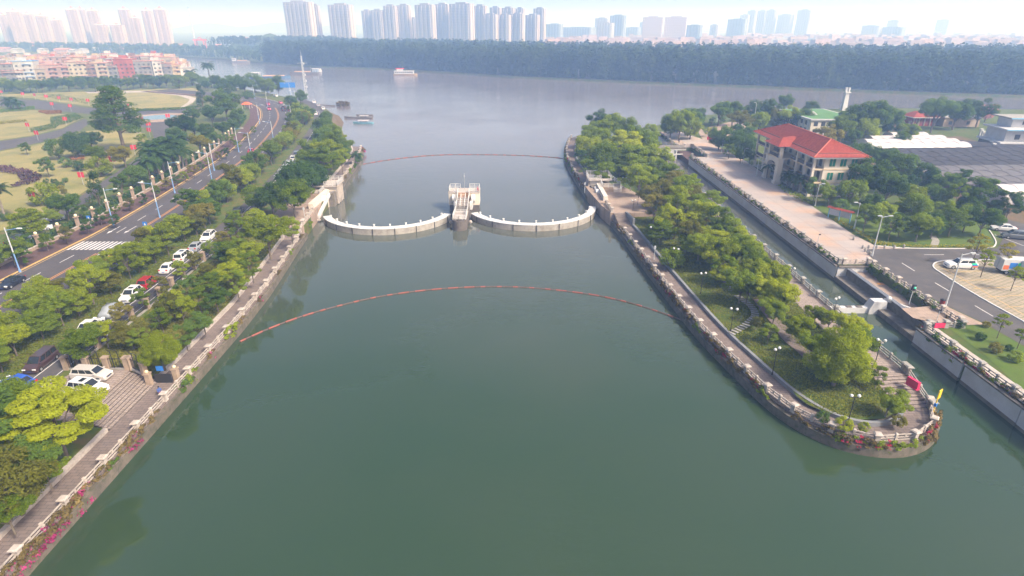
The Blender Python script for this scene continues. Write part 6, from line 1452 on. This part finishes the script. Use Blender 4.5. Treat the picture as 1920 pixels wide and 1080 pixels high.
by = thing('work_launch', 'small white launch beside the dark barge', 'boat', g(600,134,0), R(80)); hull(8,3,1.0,'hull','white_paint',by); MB().box(-.5,0,1,3.4,2.2,1.9).build('cabin','white_wall',by)
b1 = thing('wooden_boat', 'dark wooden fishing boat with pale awning moored in mid channel', 'boat', g(672,222,0), R(176)); hull(15,2.6,.7,'hull','hull_dark',b1,.7); MB().box(-3,0,1.3,4.6,2.2,.14).build('awning','film_white',b1)
for x in (-5,-1): MB().bar((x,1,.5),(x,1,1.3),.08).bar((x,-1,.5),(x,-1,1.3),.08).build('awning_pole','pole_white',b1)
MB().tube((-3.6,0,.6),(-5.2,0,4.2),.07,.05,6).build('mast','dark_metal',b1)
b2 = thing('wooden_boat', 'blue fishing boat moored nearest the left shore', 'boat', g(681,232,0), R(178)); hull(10,2.4,.7,'hull','hull_teal',b2,.5); MB().box(-.3,0,1.6,5.5,2.3,.12).build('awning','film_white',b2)
for x in (-2.6,2): MB().bar((x,1,.5),(x,1,1.6),.08).bar((x,-1,.5),(x,-1,1.6),.08).build('awning_pole','pole_white',b2)
b3 = thing('wooden_boat', 'small grey boat behind the fishing boats', 'boat', g(684,217,0), R(186)); hull(9,2,.6,'hull','hull_dark',b3,.5); MB().tube((0,0,.4),(-1.2,0,5.0),.07,.05,6).build('mast','dark_metal',b3)
dn = thing('dip_net_raft', 'bamboo dip-net raft with brush heap off the left shore', 'raft', g(612,199,0), 0); MB().bar((-14,3,1.2),(6,-2,.4),.4).bar((-14,3,1.2),(-20,3.6,1.4),.35).bar((-4,-3,.3),(6,-2,.3),.4).tube((-6,1,1),(-6.5,1,7),.12,.06,6).build('boom_pole','dark_stone',dn)
d_ = unit(700)*RNG.uniform(.4,1,(700,1))*np.array((4.5,2.5,2.0)); put('brush_heap', leaf_mesh('brush_heap', d_+np.array((10,1,1.0)), unit(700), .7, 'leaf_dry'), dn)
# ================================================================== PEOPLE (about ten pixels tall)
def person(label, loc, rz, top, legs, pose='walk'):
    t = thing('person', label, 'person', loc, rz); sit = pose == 'sit'
    J = dict(pel=(0,0,.45 if sit else .95), che=(0,.02,.9 if sit else 1.35), nek=(.02,0,1.02 if sit else 1.5), hed=(.04,0,1.12 if sit else 1.6), het=(.05,0,1.27 if sit else 1.75))
    for s_, n_ in ((1,'l'),(-1,'r')):
        J['hip'+n_] = (0,.1*s_,J['pel'][2]-.03); J['kne'+n_] = (.42,.13*s_,.5) if sit else (.12*s_,.11*s_,.5); J['ank'+n_] = (.4,.13*s_,.06) if sit else (.1*s_-.08,.11*s_,.07); J['toe'+n_] = (J['ank'+n_][0]+.18,.13*s_,.03)
        J['sho'+n_] = (0,.19*s_,J['che'][2]+.05); J['elb'+n_] = (.1,.25*s_,J['che'][2]-.22); J['han'+n_] = (.32 if sit else -.12*s_,.2*s_,J['che'][2]-.32 if sit else .86)
    rad = dict(pel=.15,che=.16,nek=.06,hed=.1,het=.085,hipl=.1,hipr=.1,knel=.065,kner=.065,ankl=.045,ankr=.045,toel=.04,toer=.04,shol=.075,shor=.075,elbl=.045,elbr=.045,hanl=.04,hanr=.04)
    K = list(J); me = bpy.data.meshes.new('body'); E_ = [('pel','che'),('che','nek'),('nek','hed'),('hed','het')] + [(a+n_, b+n_) for n_ in 'lr' for a, b in (('hip','kne'),('kne','ank'),('ank','toe'),('sho','elb'),('elb','han'))] + [('pel','hipl'),('pel','hipr'),('che','shol'),('che','shor')]
    me.from_pydata([J[k] for k in K], [(K.index(a), K.index(b)) for a, b in E_], []); o = put('body', me, t); me.materials.append(MAT[top])
    sk = o.modifiers.new('Skin','SKIN'); o.modifiers.new('Sub','SUBSURF').render_levels = 2
    for i, k in enumerate(K): me.skin_vertices[0].data[i].radius = (rad[k],)*2
    me.skin_vertices[0].data[0].use_root = True
    MB().ball((J['het'][0]-.02,0,J['het'][2]+.0),.105,10,7,1.0).build('hair','hair',t); MB().tube((J['hipl'][0],.1,J['hipl'][2]+.04),(J['knel'][0],J['knel'][1],J['knel'][2]),.115,.085,8).tube((J['hipr'][0],-.1,J['hipr'][2]+.04),(J['kner'][0],J['kner'][1],J['kner'][2]),.115,.085,8).tube(J['knel'],J['ankl'],.085,.07,8).tube(J['kner'],J['ankr'],.085,.07,8).build('trousers',legs,t)
M('hair', (.02,.016,.014), rough=.6); M('cloth_dark', (.03,.03,.035), rough=.9); M('cloth_blue', (.06,.10,.28), rough=.9); M('cloth_red', (.35,.06,.05), rough=.9)
person('person in dark clothes walking on the far plaza', g(1273,268,3.01), R(70), 'cloth_dark', 'cloth_dark'); person('person in blue top sitting by the promenade railing at the steps', (-44.3,62.8,1.5), R(-30), 'cloth_blue', 'cloth_red', 'sit')
# ================================================================== VILLAGE
VC = dict(red=(.46,.13,.10), grey=(.32,.30,.29), cream=(.55,.47,.36), pink=(.55,.38,.34), white=(.66,.63,.61), tan=(.48,.38,.28), brown=(.30,.19,.15), yellow=(.58,.45,.26))
for k, c in VC.items():
    c = tuple(v*.8 for v in c); M('house_' + k, c, tuple(v*.6 for v in c), .15, .85)
M('roof_blue', (.16,.33,.62), rough=.6); M('roof_grey', (.36,.35,.35), (.28,.27,.27), .2, .8)
NW = MB().box(0,0,0,1.5,.14,1.3).mesh('window','window_dark')
def village_house(x, y, w, d, h, rz, colr, label, roofc='roof_grey', windows=True, parts=True):
    t = thing('village_house', label, 'house', (x, y, 2.95), rz, 'village houses'); MB().box(0,0,0,w,d,h).build('wall','house_'+colr,t)
    MB().box(0,0,h,w+.7,d+.7,.35).build('roof',roofc,t); MB().box(random.uniform(-.25,.25)*w,d*.15,h+.35,w*.38,d*.4,2.3).build('stair_head','house_'+colr,t)
    if parts:
        MB().box(-w*.22,-d/2+.3,h+.35,w*.4,.2,.9).build('roof_parapet','house_'+colr,t); MB().tube((w*.25,0,h+.35),(w*.25,0,h+1.7),.6,.6,8).build('water_tank','grey_metal',t)
    if windows:
        nf = int(h // 3.2); nx = max(2, int(w // 3.6))
        for f in range(nf):
            for i in range(nx): put('window', NW, t, (-w/2 + w*(i+.5)/nx, -d/2-.02, 1.2+3.2*f))
            if parts and random.random() < .5: MB().box(w*.2,-d/2-.5,.1+3.2*f+3.0,w*.45,1.0,.2).build('balcony',roofc,t)
rv = random.Random(21); vl = []
front = [(8,38,'grey',13),(25,40,'brown',8),(48,34,'white',15),(72,26,'tan',9),(95,30,'pink',12),(118,26,'pink',10),(148,34,'cream',14),(172,16,'brown',12),(188,30,'cream',13),(212,18,'grey',11),(235,34,'red',16),(268,34,'grey',14),(296,16,'white',14),(312,22,'grey',12),(327,20,'yellow',11),(345,26,'white',8)]
for i, (cx, wp, c, h) in enumerate(front):
    p_ = g(cx, 152 - .018*cx, 3.0); W = wp*axis_depth(p_)/FPX*.95; vl.append((p_.x, p_.y + 6, W, 12, h, R(14+rv.uniform(-2,2)), c, 'front'))
for row, (dy, hh) in enumerate(((24,11),(44,13),(66,11),(92,12),(120,11),(152,12))):
    for cx in range(-6, 345, 14 if row < 3 else 17):
        p_ = g(cx + rv.uniform(-5,5), 152 - .018*cx, 3.0); f = 1 + dy/540; W = rv.uniform(8,13)
        if cx > 300 and row > 2: continue
        vl.append((p_.x*f, p_.y*f, W, rv.uniform(10,14), hh*rv.uniform(.75,1.25), R(14+rv.uniform(-3,3)), rv.choice(['cream','pink','white','tan','grey','brown','cream','pink','yellow','red']), 'row%d' % row))
cn = {}
ROWN = ['in the second row of the village', 'in the third row of the village', 'in the fourth row of the village', 'in the fifth row of the village', 'in the sixth row of the village', 'in the rearmost row of the village']
for x, y, w, d, h, rz, c, row in vl:
    cn[row] = cn.get(row, 0) + 1; ph = 'facing the tree belt in the front row' if row == 'front' else ROWN[int(row[3:])]
    village_house(x, y, w, d, h, rz, c, '%s flat-roofed house %s, %s from the left' % (c, ph, ordw(cn[row])), rv.choice(['roof_grey','far_roof','far_roof']) if not (row == 'front' and cn[row] == 3) else 'roof_blue', row in ('front','row0','row1'), row in ('front','row0'))
# sheds, depots and red portal cranes on the opposite bank
i = 0
for x, y, w, c in sorted(((10,97,26,'pink'),(34,99,20,'white'),(70,92,18,'red'),(82,99,14,'white'),(120,99,40,'pink'),(140,101,14,'white'),(158,99,12,'white'),(182,97,10,'white'),(205,85,26,'red'),(230,93,24,'pink'),(262,93,14,'white'),(275,80,30,'red'),(300,91,20,'pink'),(335,89,30,'pink'),(345,93,18,'white'),(410,90,20,'red'),(60,86,14,'pink'),(100,86,12,'white'),(150,88,18,'grey'),(190,90,14,'grey'))):
    p_ = g(x, y, 3.0); i += 1
    if p_.y > 1700: p_ = p_*(1700/p_.y)
    p_.z = 2.5; t = thing('depot_shed', '%s far depot shed between village and left towers, %s from the left' % (c, ordw(i)), 'shed', p_, R(8), 'far sheds'); W = w*axis_depth(p_)/FPX*.55; MB().box(0,0,0,W,22,6).build('wall','house_'+c,t); MB().box(0,0,6,W+1,23,2.2,ty=.1).build('roof','far_roof' if c in ('red','pink') else 'roof_grey',t)
def crane(px, py, w, h, label):
    p_ = g(px, py, 3.0); p_.z = 2.5; s_ = axis_depth(p_)/FPX; t = thing('portal_crane', label, 'crane', p_, 0, 'red portal cranes'); W, H_ = w*s_, h*s_
    for x in (-W/2, W/2):
        for y in (-4, 4): MB().box(x,y,0,1.6,1.6,H_*.8).build('leg','crane_red',t)
    MB().box(0,0,H_*.8,W*1.5,6,2.6).build('girder','crane_red',t); MB().bar((-W*.3,0,H_*.8+2),(0,0,H_*1.1),1.0).bar((W*.3,0,H_*.8+2),(0,0,H_*1.1),1.0).build('apex','crane_red',t)
M('crane_red', (.55,.12,.10), rough=.6)
crane(378,93,16,20,'red portal crane left of the river bend'); crane(470,95,26,18,'wide red portal crane beside the wood on the far bank'); crane(402,95,14,8,'low red crane right of the tall one'); crane(455,84,14,14,'smaller red crane behind the wide one')
# ================================================================== SKYLINE
def tower(x0, x1, yt, dist, mat, label, a=40, side=.35, crown=None, bands=True, group='skyline towers', zb=1.6, bay=True):
    """x0,x1 the pixel span and yt the pixel height of the top, at a given distance"""
    cx = (x0+x1)/2; ray = (cx-960)/FPX; el = -math.tan(PITCH - math.atan((540-yt)/FPX)); y = dist; beta = math.atan(ray*CP)
    Zt = CAM_H + el*y; dep = y*CP - (Zt-CAM_H)*SP; span = (x1-x0)*dep/FPX*math.cos(beta); X = ray*dep; H_ = max(12, Zt - zb)
    ca, sa = math.cos(R(a)), math.sin(R(a)); W = span/(ca + side*1.2*sa); D2 = W*side
    t = thing('tower_block', label, 'tower', (X, y, zb), -beta - R(a), group)
    MB().box(0,0,0,W,max(8,D2*1.2),H_).build('wall', mat, t)
    if bay:
        nb_ = max(2, int(W // 9)); bw_ = W/nb_; dd = max(8,D2*1.2)
        for k in range(nb_): MB().box(-W/2+bw_*(k+.5),-dd/2-1.1,0,bw_*.45,2.2,H_*.985).build('bay', mat, t)
        for k in range(2): MB().box(W/2+.6,(-.25+.5*k)*dd,0,1.2,dd*.3,H_*.985).build('side_bay', 'tower_band' if bands else mat, t)
    MB().box(0,0,H_,W*.5,max(4,D2*.6),H_*.035).build('roof_house', mat, t)
    if crown:
        MB().box(0,0,H_,W*.75,D2*.8,H_*.035,tx=.7,ty=.7).build('crown_base','tower_band',t); MB().box(0,0,H_*1.035,W*.34,D2*.5,H_*.06,tx=.1,ty=.1).build('crown_spire','far_roof',t)
    return t
# the pink cluster at the left
for i, (x0,x1,yt,ds) in enumerate(((-8,14,28,1500),(8,43,22,1480),(37,65,27,1520),(63,92,30,1460),(87,118,38,1560),(119,150,18,1500),(138,163,18,1580),(160,187,20,1540),(169,204,46,1400),(202,235,47,1400),(218,246,18,1560),(240,266,34,1440),(262,287,20,1500),(284,316,18,1520))): tower(x0+(x1-x0)*.07,x1-(x1-x0)*.07,yt,ds,'tower_pink','pinkish white ornate apartment tower at far left, %s from the left border' % ordw(i+1), 22, .55, True)
for i, (x0,x1,yt,ds) in enumerate(((530,588,4,1330),(582,598,10,1380),(614,662,9,1350),(677,698,20,1450),(695,719,19,1430),(718,744,11,1420),(743,770,10,1420),(770,780,34,1480),(777,816,9,1380),(815,844,8,1400),(842,889,7,1360),(887,914,11,1430),(904,934,27,1350),(918,940,14,1480),(932,958,28,1350),(940,966,15,1480),(956,984,26,1360),(966,984,16,1500),(985,1012,28,1380),(1000,1024,16,1470))): tower(x0,x1,yt,ds,'tower_grey','grey apartment tower behind the wood, %s of the central cluster from the left' % ordw(i+1), 36, .28)
for i, (x0,x1,yt,ds,m_) in enumerate(((1024,1056,45,1900,'tower_blue'),(1054,1118,51,2000,'tower_blue'),(1116,1143,34,2000,'tower_pale'),(1120,1152,43,1850,'tower_pale'),(1144,1175,29,1950,'tower_blue'),(1174,1202,51,2300,'tower_blue'),(1200,1210,42,2400,'tower_blue'),(1206,1244,32,1750,'tower_grid'),(1247,1289,32,1750,'tower_grid'),(1288,1318,47,1800,'tower_blue'),(1332,1349,46,2200,'tower_pale'),(1365,1404,36,2100,'tower_blue'),(1388,1406,28,2600,'tower_pale'),(1402,1421,20,2700,'tower_pale'),(1421,1440,20,2750,'tower_pale'),(1438,1458,19,2700,'tower_pale'),(1459,1490,27,2650,'tower_pale'),(1496,1526,19,2600,'tower_pale'),(1617,1655,48,2300,'tower_pale'),(1655,1700,51,2250,'tower_blue'),(1665,1690,38,2700,'tower_pale'),(1757,1786,37,3000,'tower_pale'))): tower(x0,x1,yt,ds,m_,'hazy far block on the skyline right of centre, %s from the left' % ordw(i+1), 6 if m_ == 'tower_grid' else 30, .3, bay=m_ != 'tower_grid', bands=False, group='hazy far blocks')
# low far town as one mass, beyond the wood
mb = MB(); rt = random.Random(8)
for _ in range(620):
    y = rt.uniform(1250, 2700); px = rt.uniform(1030, 1930); X = (px-960)/FPX*y*CP; mb.box(X,y,1.6,rt.uniform(14,34),rt.uniform(12,24),rt.uniform(7,20),R(rt.uniform(-20,20)))
mb.build('far_town','house_pink',kind='stuff')
mb = MB()
for _ in range(160):
    y = rt.uniform(1250, 2600); px = rt.uniform(1030, 1930); X = (px-960)/FPX*y*CP; mb.box(X,y,1.6,rt.uniform(30,90),rt.uniform(20,40),rt.uniform(7,11),R(rt.uniform(-20,20)))
mb.build('far_sheds','roof_grey',kind='stuff')
vd = thing('viaduct', 'long pale viaduct on the hazy right horizon', 'bridge', (0,0,1.6)); MB().box(2300,3000,20,3600,14,3).build('deck','white_wall',vd)
for k in range(45): MB().box(540+k*80,3000,0,6,8,20).build('pier','white_wall',vd)
for (px, yt, ds, lab) in ((360,6,2600,'very faint tall mast above the left skyline'),):
    y = ds; X = (px-960)/FPX*y*CP; t = thing('far_mast', lab, 'mast', (X, y, 1.6)); MB().tube((0,0,0),(0,0,112),3.0,1.0,6).build('shaft','tower_pale',t); MB().box(0,0,110,6,6,4).build('head','tower_pale',t)
